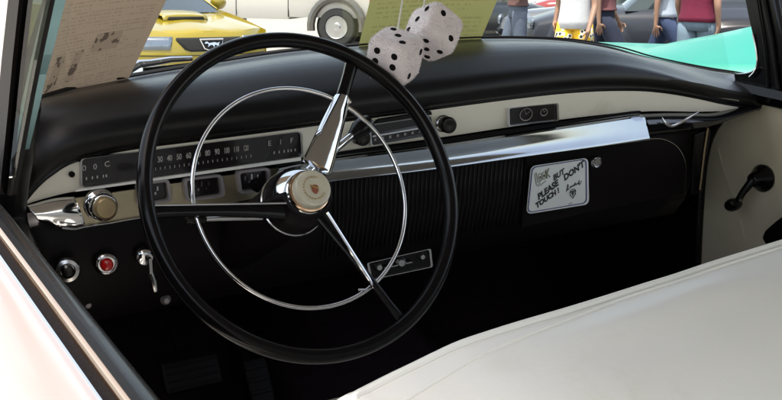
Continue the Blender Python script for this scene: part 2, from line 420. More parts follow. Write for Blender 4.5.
# strip end ring and continuing black nose
rows = []
for t, b in zip(smoothline([fp(640, 114), fp(665, 113), fp(692, 113), fp(718, 112.5), fp(752, 104)], 5), smoothline([fp(640, 137), fp(662, 134), fp(684, 131.5), fp(706, 126), fp(754, 108)], 5)):
    rows.append([lerp(t, b, s)+V((0, -d, 0)) for s, d in ((0, -.004), (.08, .012), (.35, .022), (.7, .020), (.95, .01), (1, -.004))])
MB().loft(rows).build('end_nose', 'bonnetblack', dash)
MB().tube(smoothline([fp(662, 117.5, .0225), fp(665, 122.5, .0245), fp(671, 126, .025), fp(679, 123.4, .0255), fp(688, 118.2, .0255), fp(699, 111.8, .0225)], 4), [.0008, .0014, .0018, .0022, .0026, .0029, .0030, .0031, .0031, .0030, .0029, .0028, .0027, .0026, .0024, .0022, .0020, .0017, .0014, .0010, .0006], 8).build('bright_moulding', 'dimchrome', dash)
# speaker grille ribs
sg = MB()
n = 46
for i in range(n):
    t = i/(n-1)
    px = 329+t*(526-329)
    a = fp(px, 179-(px-329)*.128, .0); b = fp(px, 240-(px-329)*.05, .0)
    x = a.x
    zt = a.z; zb = -.19
    rw = .0016
    sec = lambda z, d: [V((x-rw, YD+.012-d, z)), V((x, YD+.012-d-.0026, z)), V((x+rw, YD+.012-d, z))]
    sg.loft([sec(zt, .002), sec((zt+zb)/2, .0), sec(zb+.01, -.012)])
sg.build('speaker_grille', 'rib', dash, solid=.0006)
# glove box door with rounded upper corner
gl = [fp(528, 156), fp(600, 146), fp(650, 139.3), fp(664, 139.5), fp(676, 145), fp(684, 155), fp(688, 170), fp(690, 196), fp(600, 214), fp(528, 231)]
def gm(p, dy): return V((p.x, YD-dy+.012+max(0, -.12-p.z)*.18, p.z))
g = MB().prism([gm(p, .0) for p in gl], V((0, -.007, 0))).build('glove_box_door', 'dashblack', dash, bevel=.002)
MB().tube([gm(p, .008) for p in smoothline(gl[2:8], 4)], .0011, 6).build('door_edge', 'dimchrome', g, base=V(dash['_b']))
lk = fp(594.5, 161.5, -.002)
MB().lathe([(.0115, 0), (.0115, .006), (.009, .009), (.0085, .004), (.006, .004), (.006, .0095), (0, .0095)], lk, (-.1, -1, .1)).build('lock', 'dimchrome', g, base=V(dash['_b']))
# upright end piece beside the glove box
e = MB().prism([fp(692, 134, -.004), fp(708, 128, -.004), fp(703, 160, -.004), fp(700, 190, -.004), fp(689, 194, -.004), fp(690, 160, -.004)], V((0, -.008, 0))).build('end_upright', 'black', dash, bevel=.002)
MB().tube([fp(708, 128, .006), fp(704.5, 150, .006), fp(702, 172, .006), fp(700, 190, .006)], .0017, 6).build('upright_bead', 'tan', e, base=V(dash['_b']))
# --- radio
rd = [(366, 124), (428, 114.5), (430, 134), (368, 145)]
g = inst('radio', rd, dash, 'dimchrome', 1.6, .12, proud=.009)
k = MB()
k.prism([fp(371, 136.5, .003), fp(426, 127, .003), fp(426, 125.5, .003), fp(371, 135, .003)], V((0, -.005, 0)))
k.build('radio_bar', 'chrome', g, base=V(dash['_b']), smooth=False)
k = MB().prism([fp(378, 118.5, .004), fp(429, 110.5, .004), fp(430, 114, .004), fp(372, 123, .004)], V((0, -.006, 0))).build('radio_hood', 'black', g, base=V(dash['_b']), smooth=False)
k = MB()
for i in range(7):
    p = fp(375+i*7.5, 139.6-i*1.35, .0035); k.box(p, (.0042, .001, .004))
k.build('tuning_scale', 'dialgrey', g, base=V(dash['_b']), smooth=False)
def knob(name, px, py, r, parent=dash, ax=(-.25, -1, .12), mat1='black', mat2='dimchrome'):
    p = fp(px, py, .003); ax = V(ax).normalized()
    o = MB().lathe([(r*1.0, 0), (r*1.0, .003), (r*.8, .006), (r*.5, .007), (r*.5, .012)], p, ax).build(name, mat2, parent)
    MB().lathe([(r*.80, .011), (r*.95, .013), (r*.95, .028), (r*.8, .032), (r*.5, .0325), (0, .031)], p, ax).build('knob_cap', mat1, o, base=V(dash['_b']))
    return o
knob('radio_knob', 443, 123.5, .0135)
knob('radio_knob', 358, 136, .0125)
# --- clock
ck = [(505.5, 107.2), (556.5, 102.2), (557, 120.3), (506, 126)]
g = inst('clock', ck, dash, 'chrome', 1.9, .12, proud=.006)
k = MB()
for (u, v, r) in ((.40, .5, .0125), (.75, .48, .007)):
    p = fp(*bil(ck, u, v), .0032); k.tube([p+V((r*math.cos(a), 0, r*.8*math.sin(a))) for a in [2*PI*i/24 for i in range(24)]], .0007, 5, closed=True)
    k.tube([p, p+V((r*.6, 0, r*.4))], .0005, 4); k.tube([p, p+V((-r*.3, 0, r*.6))], .0005, 4)
k.build('clock_dial', 'dialgrey', g, base=V(dash['_b']))
# --- heater control and ashtray plate low in the middle
hp = [(365, 262), (429, 247.5), (431, 266), (369, 279)]
yl = .235
o = [P(*q, y=yl) for q in rquad(hp, .12)]; i_ = [P(*q, y=yl) for q in grow(rquad(hp, .12), -2)]
g = MB().frame(o, i_, V((0, -.006, 0))).build('heater_control', 'dimchrome', dash, smooth=False)
MB().prism([p+V((0, -.001, 0)) for p in i_], V((0, -.002, 0))).build('control_plate', 'black', g, base=V(dash['_b']), smooth=False)
for a, b, r in ((378, 266.5, .007), (400, 262, .009), (421, 256, .006)):
    MB().lathe([(r, 0), (r, .005), (r*.6, .009), (0, .009)], P(a, b, y=yl-.003), (-.2, -1, .1), 16).build('control_knob', 'dimchrome', g, base=V(dash['_b']))
MB().tube([P(384, 268, y=yl-.008), P(412, 262, y=yl-.008)], .0015, 6).build('slide_lever', 'dimchrome', g, base=V(dash['_b']))
# --- controls low by the door
yb = .205
pl = P(106, 263.5, y=yb)
g = MB().lathe([(.0165, 0), (.0165, .004), (.014, .008), (.0115, .009), (.0112, .005)], pl, (-.15, -1, .1)).build('warning_lamp', 'dimchrome', dash)
MB().lathe([(.0088, .004), (.0088, .010), (.007, .013), (0, .0145)], pl, (-.15, -1, .1)).build('red_lens', 'red', g, base=V(dash['_b']))
pl = P(67, 270, y=yb-.01)
g = MB().lathe([(.0175, 0), (.0175, .004), (.015, .008), (.0105, .009), (.009, .004), (0, .004)], pl, (-.15, -1, .15)).build('vent_knob', 'dimchrome', dash)
MB().lathe([(.007, .003), (.0085, .012), (.006, .015), (0, .016)], pl, (-.15, -1, .15)).build('knob_cap', 'black', g, base=V(dash['_b']))
pl = P(144, 256, y=yb); ax = V((-.1, -1, -.1)).normalized()
g = MB().lathe([(.014, 0), (.014, .004), (.0105, .010), (.008, .011), (0, .011)], pl, ax).build('ignition_switch', 'chrome', dash)
MB().box(pl+V((0, -.02, -.006)), (.004, .018, .022)).tube([pl+V((0, -.024, -.014)), pl+V((.003, -.027, -.03)), pl+V((.005, -.027, -.044))], [.003, .0045, .003], 8).build('ignition_key', 'dimchrome', g, base=V(dash['_b']))
for a, b in ((190, 299), (112, 303), (98, 307)):
    MB().lathe([(.006, 0), (.008, .004), (.004, .012), (0, .013)], P(a-25, b, y=.24), (-.1, -1, .1), 12).build('pull_knob', 'dialgrey', dash)

# ================================================================== STEERING WHEEL
TW = .5317
wa = V((0, -math.cos(TW), math.sin(TW))); we1 = V((1, 0, 0)); we2 = V((0, math.sin(TW), math.cos(TW)))
def W(u, v, o=0.): return we1*u+we2*v+wa*o
def WP(px, py, o=0.):
    d = FW+RT*((px-391)/FPX)-UP*((py-200)/FPX)
    t = (o-CAM.dot(wa))/d.dot(wa); q = CAM+d*t
    return q.dot(we1), q.dot(we2)
sw = root('steering_wheel', (0, 0, 0), 'large thin black steering wheel with chrome horn ring on its column', 'steering wheel')
rm = MB(); n = 128; seg = 18
rows = []
for i in range(n):
    a = 2*PI*i/n; rows.append([W((.2078+.0098*math.cos(q))*math.cos(a), (.2078+.0098*math.cos(q))*math.sin(a), .0112*math.sin(q)) for q in [2*PI*j/seg for j in range(seg)]])
rm.loft(rows, cu=True, cv=True).build('rim', 'wheelblack', sw)
n = 96
hr = MB()
rows = []
for i in range(n):
    a = 2*PI*i/n; rows.append([W((.1457+.0027*math.cos(q))*math.cos(a), (.1457+.0027*math.cos(q))*math.sin(a), -.0146+.003*math.sin(q)) for q in [2*PI*j/10 for j in range(10)]])
hr.loft(rows, cu=True, cv=True).build('horn_ring', 'chrome', sw)
# column housing (black cone running away to the firewall) and bright dome
ch = WP(308, 195, .045)
HUBO = .030
MB().lathe([(.041, -.022), (.0425, -.04), (.0415, -.06), (.038, -.085), (.0385, -.20), (.038, -.62), (.0, -.62)], (0, 0, 0), wa, 36).build('steering_column', 'dashblack', sw)
MB().tube([W(.043*math.cos(a), .043*math.sin(a), -.052) for a in [2*PI*i/40 for i in range(40)]], .0018, 6, closed=True).build('column_ring', 'dimchrome', sw)
W_ = W
def W(u, v, o=0.): return W_(u*.80, v*.80, o*.80-.020)
HO = wa*-.020
hb = MB().lathe([(0.0392, -0.0192), (0.0404, -0.0144), (0.04, -0.0064), (0.0372, 0.0064), (0.0308, 0.0176), (0.0276, 0.0224), (0.0264, 0.0232)], HO, wa, 40).build('hub', 'chrome', sw)
MB().lathe([(0.0276, 0.0208), (0.028, 0.024), (0.0268, 0.0272), (0.024, 0.028)], HO, wa, 40).build('hub_collar', 'brass', hb, base=V((0, 0, 0)))
MB().lathe([(0.0244, 0.0264), (0.0244, 0.0368), (0.0228, 0.04), (0.0192, 0.0412), (0.0096, 0.0404), (0.0, 0.04)], HO, wa, 40).build('hub_button', 'hub', hb, base=V((0, 0, 0)))
MB().loft([[W(q*math.cos(t), q*math.sin(t), o_) for t in [math.radians(172+200*i/28) for i in range(29)]] for q, o_ in ((.047, -.055), (.0515, -.022), (.0518, -.008), (.0485, .009), (.041, .022), (.0375, .0255))]).build('column_shroud', 'dashblack', sw, solid=.002)
cr = MB()
def disc(mb, u, v, r, o, mi=0, k=10): mb.add([W(u+r*math.cos(2*PI*i/k), v+r*math.sin(2*PI*i/k), o) for i in range(k)], [list(range(k))], mi)
shield = [(a*.72, b*.72) for a, b in ((-.008, .007), (0, .010), (.008, .007), (.008, -.002), (.005, -.008), (0, -.012), (-.005, -.008), (-.008, -.002))]
cr.prism([W(a+.001, b-.002, .0505) for a, b in shield], wa*.0014, 0)
cr.add([W(x_, y_, .0523) for x_, y_ in ((-.006, .003), (.007, -.004), (.007, -.001), (-.006, .006))], [[0, 1, 2, 3]], 1)
for i in range(18):
    a = math.radians(65+i*15); cr.add([W(.0195*math.cos(a+s)+du, .0195*math.sin(a+s)+dv, .0522) for s, du, dv in ((-.05, 0, 0), (.05, 0, 0), (.05, -.003*math.cos(a), -.003*math.sin(a)), (-.05, -.003*math.cos(a), -.003*math.sin(a)))], [[0, 1, 2, 3]], 1)
cr.build('crest', ['crest', 'crestgold'], hb, base=V((0, 0, 0)), smooth=False)
W = W_
def spoke(path, hw, th, o0, o1, name, m, parent=sw, crown=.006):
    """path of (u,v) from hub to rim, half widths"""
    n = len(path); rows = []
    for i, ((u, v), w_) in enumerate(zip(path, hw)):
        a = path[max(i-1, 0)]; b = path[min(i+1, n-1)]
        t = V((b[0]-a[0], b[1]-a[1])).normalized(); nn = V((-t.y, t.x)); o = lerp(o0, o1, i/(n-1))
        rows.append([W(u+nn.x*w_*c, v+nn.y*w_*c, o+h) for c, h in ((-1, -th), (-1, 0), (-.6, crown*.7), (0, crown), (.6, crown*.7), (1, 0), (1, -th))])
    return MB().loft(rows, cu=True, caps=True).build(name, m, parent, bevel=0)
def seg_(a, b, k): return [(lerp(a[0], b[0], i/k), lerp(a[1], b[1], i/k)) for i in range(k+1)]
a = WP(314, 170, .0); b = WP(343, 98, -.006); c = WP(352, 64, -.004)
spoke(seg_(a, b, 6), [.020, .019, .0175, .016, .0145, .0125, .0105], .006, .012, -.006, 'upper_spoke', 'chrome', crown=.011)
spoke(seg_(b, c, 3), [.0085, .008, .008, .009], .005, -.008, -.002, 'spoke_tip', 'wheelblack', crown=.004)
MB().tube([W(*b, .0), W(b[0]+.006, b[1]-.010, .0)], [.004, .003], 8).build('spoke_rivet', 'dimchrome', sw)
a = WP(285, 208.5, 0.); b = WP(142, 211, -.002)
l = spoke(seg_(a, b, 6), [.013, .010, .008, .0068, .0065, .007, .009], .004, -.004, -.004, 'left_spoke', 'wheelblack', crown=.003)
p0, p1 = WP(286, 203.4, .002), WP(152, 205.5, .0)
MB().tube([W(*p0, .003), W(*p1, .001)], .0013, 6).build('spoke_edge', 'chrome', l, base=V((0, 0, 0)))
a = WP(322, 214, 0.); b = WP(372, 284, -.008); c = WP(405, 322, -.003)
l = spoke(seg_(a, c, 6), [.007, .006, .0052, .0048, .0045, .0045, .006], .004, -.006, -.004, 'lower_spoke', 'wheelblack', crown=.002)
p0, p1 = WP(326, 213, .004), WP(375, 287, -.004)
MB().tube([W(*p0, .006), W(*p1, -.006)], [.0027, .0022], 8).build('spoke_edge', 'chrome', l, base=V((0, 0, 0)))
MB().tube([W(*WP(358, 290, -.01), -.01), W(*WP(366, 290, -.01), -.01), W(*WP(374, 286, -.01), -.01)], .0016, 6).build('ring_clip', 'dimchrome', sw)
# gear lever with black knob, indicator stalk
g0 = W(*WP(300, 178, -.03), -.03); gk = W(*WP(362, 127, -.05), -.045)
gl_ = MB().tube([g0, lerp(g0, gk, .5), lerp(g0, gk, .82)], [.0065, .0055, .0048], 12).build('gear_lever', 'chrome', sw)
MB().lathe([(.006, 0), (.0085, .006), (.0125, .016), (.0135, .028), (.0105, .038), (.004, .042), (0, .042)], lerp(g0, gk, .80), gk-g0, 20).build('lever_knob', 'black', gl_, base=V((0, 0, 0)))
i0 = W(*WP(262, 217.5, -.06), -.06); i1 = W(*WP(192, 219.5, -.06), -.06)
k = MB().tube([i0, lerp(i0, i1, .5), i1], [.0038, .0034, .003], 10).build('turn_signal_lever', 'dimchrome', sw)
MB().lathe([(.003, 0), (.0055, .004), (.006, .02), (.004, .026), (0, .027)], lerp(i0, i1, .8), i1-i0, 14).build('lever_tip', 'black', k, base=V((0, 0, 0)))

# ================================================================== FRONT SEAT
YS = -.56
seat = root('bench_seat', (.38, -.6, -.5), 'off-white vinyl front bench seat with piped backrest, opposite the dashboard', 'seat')
cp = [(340, 440), (351, 400), (366, 390), (382, 381.5), (400, 372.5), (416, 365), (452, 348), (480, 338), (520, 325), (560, 313), (598, 301.5), (640, 289), (675, 278.5), (720, 263), (782, 243)]
cl = smoothline([P(*a, y=YS) for a in cp], 4)
z_end = cl[-1].z
cl += [V((x, YS, z_end+.004)) for x in (.25, .35, .5, .65, .8, .9)]+[V((.96, YS, z_end-.02)), V((1.0, YS, z_end-.08)), V((1.015, YS, z_end-.2))]
sec = [(.215, -.46), (.175, -.34), (.125, -.2), (.078, -.09), (.045, -.035), (.02, -.010), (0, -.0), (-.028, .004), (-.07, .001), (-.12, -.014), (-.165, -.043), (-.195, -.085), (-.212, -.15), (-.218, -.25), (-.215, -.40)]
def wr(x, dy):
    v = 0.
    for cx, cy, ax_, ay_, h in ((-.02, -.050, .06, .018, .0050), (.07, -.045, .045, .016, .0048), (-.10, -.1, .05, .04, .004), (.2, -.11, .09, .03, .002)):
        v += h*math.exp(-((x-cx)/ax_)**2-((dy-cy)/ay_)**2)
    return v+.0025*noise.noise(V((x*6, dy*9, 3)))
rows = []
for p in cl:
    f = max(0., min(1., (p.z+.45)/.5))
    rows.append([V((p.x, p.y+a, p.z+max(b, -.62-p.z)*(.4+.6*f)+wr(p.x, a)*f)) for a, b in smoothline([V((a, b, 0)) for a, b in sec], 4) and [(q.x, q.y) for q in smoothline([V((a, b, 0)) for a, b in sec], 4)]])
MB().loft(rows, caps=True).build('backrest', 'seat', seat)
def sp_at(p, a):
    best = min([(q.x, q.y) for q in smoothline([V((x, y, 0)) for x, y in sec], 8)], key=lambda q: abs(q[0]-a)); return V((p.x, p.y+a, p.z+best[1]+wr(p.x, a)))
MB().tube([sp_at(p, -.004+.0*i)+V((0, 0, .0015)) for i, p in enumerate(cl[4:-3])], .0034, 8).build('front_piping', 'piping', seat)
pts = []
for p in cl[6:-3]:
    t = max(0., min(1., (p.x+.22)/.22)); pts.append(sp_at(p, lerp(-.040, -.012, t))+V((0, 0, .0002)))
MB().tube(pts, .0016, 8).build('top_seam', 'piping', seat)
pts = [sp_at(p, -.205)+V((0, -.002, 0)) for p in cl[8:-3]]
MB().tube(pts, .004, 8).build('rear_piping', 'piping', seat)
# cushion and base
rows = []
for x in [-.33+i*.1 for i in range(14)]:
    rows.append([V((x, a, b)) for a, b in ((-.34, -.52), (-.34, -.36), (-.25, -.335), (.0, -.33), (.10, -.345), (.14, -.38), (.13, -.5))])
MB().loft(rows, caps=True).build('cushion', 'seat', seat, sub=1)
MB().box((.36, -.2, -.56), (1.25, .5, .08)).build('seat_base', 'matblack', seat, bevel=.01)

# ================================================================== CAR BODY
cb = root('hardtop_car', (.35, .3, -.7), 'white and black hardtop car with open window, wrap-around windscreen and cream door inside', 'car')
def part_root(name, base, label):
    o = bpy.data.objects.new(name, None); COL.objects.link(o); o.empty_display_size = .1
    o['_b'] = list(base); o.parent = cb; o.location = V(base)-V(cb['_b']); o['label'] = label; return o
# ================================================================== DOORS
dd = part_root('door', (-.45, -.5, -.3), "white driver's door with chrome window sill and vent window")
def sill(px_pairs, xs, mtr, name, parent, x_top):
    pass
# lines measured where the sill strips cross the lower frame edge; all run parallel to the car
def ray_yz(px, py, z): return P(px, py, z=z)
ZS = .088
def strip(pa, pb, z_a, z_b, name, m, th=.012, front=.06, back=-1.25, curve=0.):
    """flat rail: lateral edges found where two spots meet the heights z_a / z_b"""
    xa = P(*pa, z=z_a).x; xb = P(*pb, z=z_b).x
    rows = []
    for i in range(13):
        y = lerp(front, back, i/12)
        rows.append([V((xa, y, z_a-th)), V((xa, y, z_a)), V((lerp(xa, xb, .35), y, lerp(z_a, z_b, .35)+curve)), V((lerp(xa, xb, .7), y, lerp(z_a, z_b, .7)+curve)), V((xb, y, z_b)), V((xb, y, z_b-th))])
    return MB().loft(rows, cu=True, caps=True).build(name, m, dd, bevel=0)
E1 = P(94, 400, z=ZS).x; print('sill x', E1)
# outer skin: shoulder rolling over to the flank
rows = []
for i in range(17):
    y = lerp(.02, -1.25, i/16)
    rows.append([V((E1, y, ZS-.05)), V((E1, y, ZS-.004)), V((E1-.012, y, ZS+.001)), V((E1-.05, y, ZS-.006)), V((E1-.10, y, ZS-.03)), V((E1-.15, y, ZS-.075)), V((E1-.18, y, ZS-.14)), V((E1-.195, y, ZS-.25)), V((E1-.20, y, ZS-.45)), V((E1-.18, y, ZS-.72))])
MB().loft(rows).build('outer_skin', 'whitepaint', dd, solid=.003)
strip((94.5, 400), (103, 400), ZS+.004, ZS+.005, 'chrome_belt_strip', 'chrome', curve=.002)
strip((103, 400), (119, 400), ZS-.003, ZS-.003, 'window_slot', 'matblack', th=.02)
strip((118, 400), (131, 400), ZS-.001, ZS+.003, 'inner_belt_strip', 'brass', curve=.001, th=.002)
strip((131, 400), (142, 400), ZS-.003, ZS-.006, 'rubber_seal', 'rubber')
strip((142, 400), (160, 400), ZS-.006, ZS-.020, 'inner_rail', 'black', curve=.004, th=.03)
xi = P(160, 400, z=ZS-.02).x
MB().prism([V((xi-.012, .10, ZS-.05)), V((xi-.012, -1.25, ZS-.05)), V((xi-.012, -1.25, -.62)), V((xi-.012, .10, -.62))], V((-.02, 0, 0))).build('inner_panel', 'matblack', dd, smooth=False)
# vent window: leans in with the pillar
XV = -.372
def vp(px, py, x=XV): return P(px, py, x=x)
def bar(a, b, w, name, m, par, depth=.012, base=None):
    a, b = V(a), V(b); t = (b-a).normalized(); n_ = t.cross(V((1, 0, 0))).normalized()
    return MB().prism([a-n_*w/2, a+n_*w/2, b+n_*w/2, b-n_*w/2], V((-depth, 0, 0))).build(name, m, par, smooth=False, bevel=.0012)
vb = [(13.5, -20), (16, 0), (8, 60), (4, 110), (-2, 175)]
def polybar(pts, wpx, name, m, par, x=XV, depth=.012):
    l = [vp(a-wpx/2, b, x) for a, b in pts]; r = [vp(a+wpx/2, b, x) for a, b in pts]
    return MB().prism(l+r[::-1], V((depth, 0, 0))).build(name, m, par, smooth=False)
post = polybar([(40, -215), (13.5, 0), (7, 60), (2.5, 110), (-6, 195)], 11, 'vent_post', 'dashblack', dd)
polybar([(47, -215), (20.2, 0), (13.2, 60), (9.2, 110), (1.5, 190)], 1.8, 'post_bead', 'piping', dd, x=XV+.008, depth=.006)
vf = polybar([(92, -215), (46.8, 0), (34.5, 60), (25, 110), (10, 195)], 2.2, 'vent_frame', 'rubber', dd, x=XV+.010, depth=.006)
pane = [(21, -30), (46, -30), (41.5, 0)][:0]
pg = [vp(a, b, XV+.004) for a, b in ((49, -215), (90, -215), (46.5, 0), (34, 60), (24.5, 110), (9, 196), (2, 192), (9.6, 110), (13.6, 60), (20.6, 0))]
MB().prism(pg, V((.003, 0, 0))).build('vent_pane', 'vent', dd, smooth=False)

pd = part_root('door', (1.06, -.3, -.3), 'cream passenger door with a black window crank')
XP = 1.05
ol = [P(a, b, x=XP) for a, b in ((782, 104.5), (748, 103.5), (735, 110), (722, 122), (712, 138), (706, 158), (702.5, 185), (700, 220), (697.5, 270))]
ol = smoothline(ol, 3)
z0 = ol[0].z
poly = ol+[V((XP, ol[-1].y+.02, -.62)), V((XP, -1.0, -.62)), V((XP, -1.0, z0))]
MB().prism(poly, V((.03, 0, 0))).build('door_panel', 'doorcream', pd, smooth=False)
# stitched welt on the panel
MB().tube([P(a, b, x=XP-.002) for a, b in ((718, 148), (722, 165), (727, 180), (735, 200), (741, 222), (745, 240))], .0012, 6).build('panel_crease', 'doorcream', pd)
rows = []
for i in range(9):
    y = lerp(.30, -1.0, i/8); rows.append([V((XP-.012, y, z0-.004)), V((XP-.020, y, z0+.012)), V((XP-.010, y, z0+.026)), V((XP+.03, y, z0+.030)), V((XP+.07, y, z0+.026)), V((XP+.07, y, z0-.004))])
MB().loft(rows, cu=True, caps=True).build('top_rail', 'black', pd)
MB().tube([V((XP-.006, .2, z0-.006)), V((XP-.006, -1.0, z0-.006))], .0018, 6).build('rail_bead', 'dimchrome', pd)
cpv = P(764, 178, x=XP)
cw = MB().lathe([(.026, 0), (.027, .006), (.022, .014), (.016, .020), (.013, .032), (.008, .036), (0, .036)], cpv, (-1, 0, 0), 26).build('window_crank', 'wheelblack', pd)
kn = P(736, 204, x=XP-.05)
MB().tube([cpv+V((-.03, 0, 0)), lerp(cpv+V((-.03, 0, 0)), kn, .5)+V((-.004, 0, 0)), kn], [.0085, .0068, .0058], 12).build('crank_arm', 'black', cw, base=V(pd['_b']))
MB().lathe([(.0065, -.012), (.010, -.006), (.0125, .004), (.0125, .016), (.009, .024), (0, .025)], kn, (-1, -.1, 0), 18).build('crank_knob', 'wheelblack', cw, base=V(pd['_b']))
MB().lathe([(.0072, 0), (.0072, .006)], lerp(cpv+V((-.03, 0, 0)), kn, .72), kn-cpv-V((-.03, 0, 0)), 14).build('crank_band', 'dimchrome', cw, base=V(pd['_b']))
ar = [P(a, b, x=XP-.06) for a, b in ((766, 247), (761, 238), (764, 231), (774, 222), (786, 213), (800, 204))]
y1 = -.9
MB().prism([V((XP-.06, p.y, p.z)) for p in ar]+[V((XP-.06, y1, ar[-1].z)), V((XP-.06, y1, ar[0].z-.02)), V((XP-.06, ar[0].y, ar[0].z-.02))], V((.06, 0, 0))).build('armrest', 'black', pd, bevel=.006)

# windscreen glass and frame
base_l = R_
hd = []
for i, p in enumerate(base_l):
    t = i/(len(base_l)-1)
    x = lerp(-.30, .98, t); hd.append(V((x, 0.17+.11*math.sin(PI*t), .52)))
rows = [[lerp(a, b, s)+V((0, .03*math.sin(PI*s), 0)) for s in [j/8 for j in range(9)]] for a, b in zip([p+V((0, .006, .001)) for p in base_l[13:-9]], hd[13:-9])]
ws = MB().loft(rows).build('windscreen', 'glass', cb)
MB().tube([p+V((0, .004, .001)) for p in base_l[12:]], .0055, 8).build('windscreen_gasket', 'rubber', ws, base=V(cb['_b']))
MB().tube([p+V((0, -.028, .0085-.0*p.z)) for p in base_l[30:92]], .0016, 6).build('pad_seam', 'rubber', ws, base=V(cb['_b']))
MB().tube([p for p in hd], .02, 8).build('header_rail', 'black', ws, base=V(cb['_b']))
# driver side pillar: bright frame strip
def pbar(L, x, depth, name, m, par):
    return MB().prism([P(a, b, x=x) for a, b in L], V((depth, 0, 0))).build(name, m, par, smooth=False, base=V(cb['_b']))
XA = -.345
pbar([(96, -215), (101, -215), (54.5, 0), (41.5, 55), (36, 75), (31, 100), (20, 150), (14, 150), (25, 100), (30, 75), (35.5, 55), (48.5, 0)], XA, .010, 'pillar_strip', 'tealreflect', ws)
pbar([(92, -215), (96, -215), (49, 0), (36, 55), (26, 100), (13, 160), (9, 160), (22, 100), (32, 55), (45.5, 0)], XA-.004, .008, 'pillar_bead', 'chrome', ws)
pth = smoothline([P(a, b, x=XA+.02) for a, b in ((34, 104), (27, 120), (20, 140), (14.5, 165), (11, 190), (10, 212), (14, 234), (24, 258))], 4)
MB().tube(pth, [lerp(.008, .021, min(1, i/10)) for i in range(len(pth))], 16).build('pillar_base', 'pad', ws, base=V(cb['_b']))
# passenger side pillar
XR = 1.055
def sm2(p, n=4): return [(q.x, q.y) for q in smoothline([V((a, b, 0)) for a, b in p], n)]
inn = sm2([(700, -200), (736, -50), (745.5, 0), (750, 22), (755, 44), (757, 58), (756.5, 66), (753, 71), (745, 73.5), (734, 74)])
pp = [P(a, b, x=XR) for a, b in inn]+[P(a, b, x=XR) for a, b in ((736, 84), (750, 96), (775, 103), (800, 100), (788, 60), (780, 30), (772, 0), (762, -50), (726, -200))]
MB().prism(pp, V((.03, 0, 0))).build('passenger_pillar', 'black', ws, smooth=False, base=V(cb['_b']))
MB().tube([P(a, b, x=XR-.003) for a, b in inn[14:-2]], .0016, 6).build('pillar_edge', 'dimchrome', ws, base=V(cb['_b']))
for pts, r in (([(718, -200), (754, -50), (764, 0), (772, 40), (778, 90)], .004), ([(711, -200), (748, -50), (757, 0), (765, 50), (768, 92)], .002)):
    MB().tube([P(a, b, x=XR-.004) for a, b in pts], r, 8).build('pillar_moulding', 'rubber', ws, base=V(cb['_b']))
MB().tube([P(a, b, x=XR-.004) for a, b in ((738, -200), (772, -40), (777, 0), (783, 30), (790, 80))], .004, 8).build('vent_post', 'rubber', ws, base=V(cb['_b']))
MB().tube([P(a, b, x=XR-.006) for a, b in ((750, 77), (754, 73), (757, 68))], .003, 8).build('corner_clip', 'dimchrome', ws, base=V(cb['_b']))
# hinge pillar / kick panel beside the glove box
MB().prism([V((1.075, .10, z0)), V((1.075, .95, z0)), V((1.075, .95, -.62)), V((1.075, .10, -.62))], V((.02, 0, 0))).build('kick_panel', 'matblack', cb, smooth=False)
bl = smoothline([P(a, b, x=XP-.006) for a, b in ((752, 98), (738, 105.5), (722, 117), (711, 133), (704.5, 154), (701, 182), (698.5, 220), (696, 275))], 4)
MB().tube(bl, [.010]*len(bl), 10).build('door_seal', 'black', cb)
bl2 = [p+V((-.004, .018, .004)) for p in bl[:18]]
MB().tube(bl2, .010, 8).build('dash_end_seal', 'black', cb)
# floor, firewall, tunnel
MB().prism([V((-.40, -1.3, -.625)), V((1.10, -1.3, -.625)), V((1.10, .95, -.625)), V((-.40, .95, -.625))], V((0, 0, -.02))).build('floor_pan', 'carpet', cb, smooth=False)
rows = [[V((x, .50, -.62)), V((x, .62, -.58)), V((x, .80, -.40)), V((x, .86, -.2)), V((x, .78, -.08)), V((x, .44, -.05))] for x in (-.40, 0, .4, .8, 1.08)]
MB().loft(rows).build('firewall', 'carpet', cb, solid=.01)
rows = []
for y in (-.4, 0., .3, .6, .8):
    h = .10+max(0, y-.2)*.35; rows.append([V((.35+a, y, -.622+b*h)) for a, b in ((-.24, 0), (-.17, .6), (-.08, 1), (.08, 1), (.17, .6), (.24, 0))])
MB().loft(rows).build('transmission_tunnel', 'carpet', cb, smooth=True)
MB().prism([V((-.385, .12, .0)), V((-.385, .9, .0)), V((-.385, .9, -.62)), V((-.385, .12, -.62))], V((-.02, 0, 0))).build('driver_kick_panel', 'matblack', cb, smooth=False)
# cowl and bonnet
cw_ = [p+V((0, .008, -.012)) for p in base_l[14:-8]]
rows = [[p, p+V((.0, .05, -.022)), p+V((.0, .12, -.05)), V((p.x*1.02, .66, min(p.z-.05, -.055)))] for p in cw_]
MB().loft(rows).build('cowl', 'black', cb, solid=.003)
def hz(x, y):
    c = (x-.35)
    z = -.048-.03*abs(c)**2*1.2-max(0, y-.7)*.035
    z -= .22*max(0, y-1.55)**2*1.5
    f = math.exp(-((abs(c)-.86)/.14)**2)
    z -= .03+.35*max(0, c-.3)**2
    if abs(c) > .98: z -= (abs(c)-.98)**2*6
    return z
rows = []
for i in range(57):
    x = .35-1.12+1.74*i/56
    rows.append([V((x, y, hz(x, y))) for y in [.62+1.33*j/24 for j in range(25)]]+[V((x, 2.0, -.3)), V((x, 2.0, -.7))])
MB().loft(rows).build('bonnet', 'bonnetblack', cb, solid=.003)
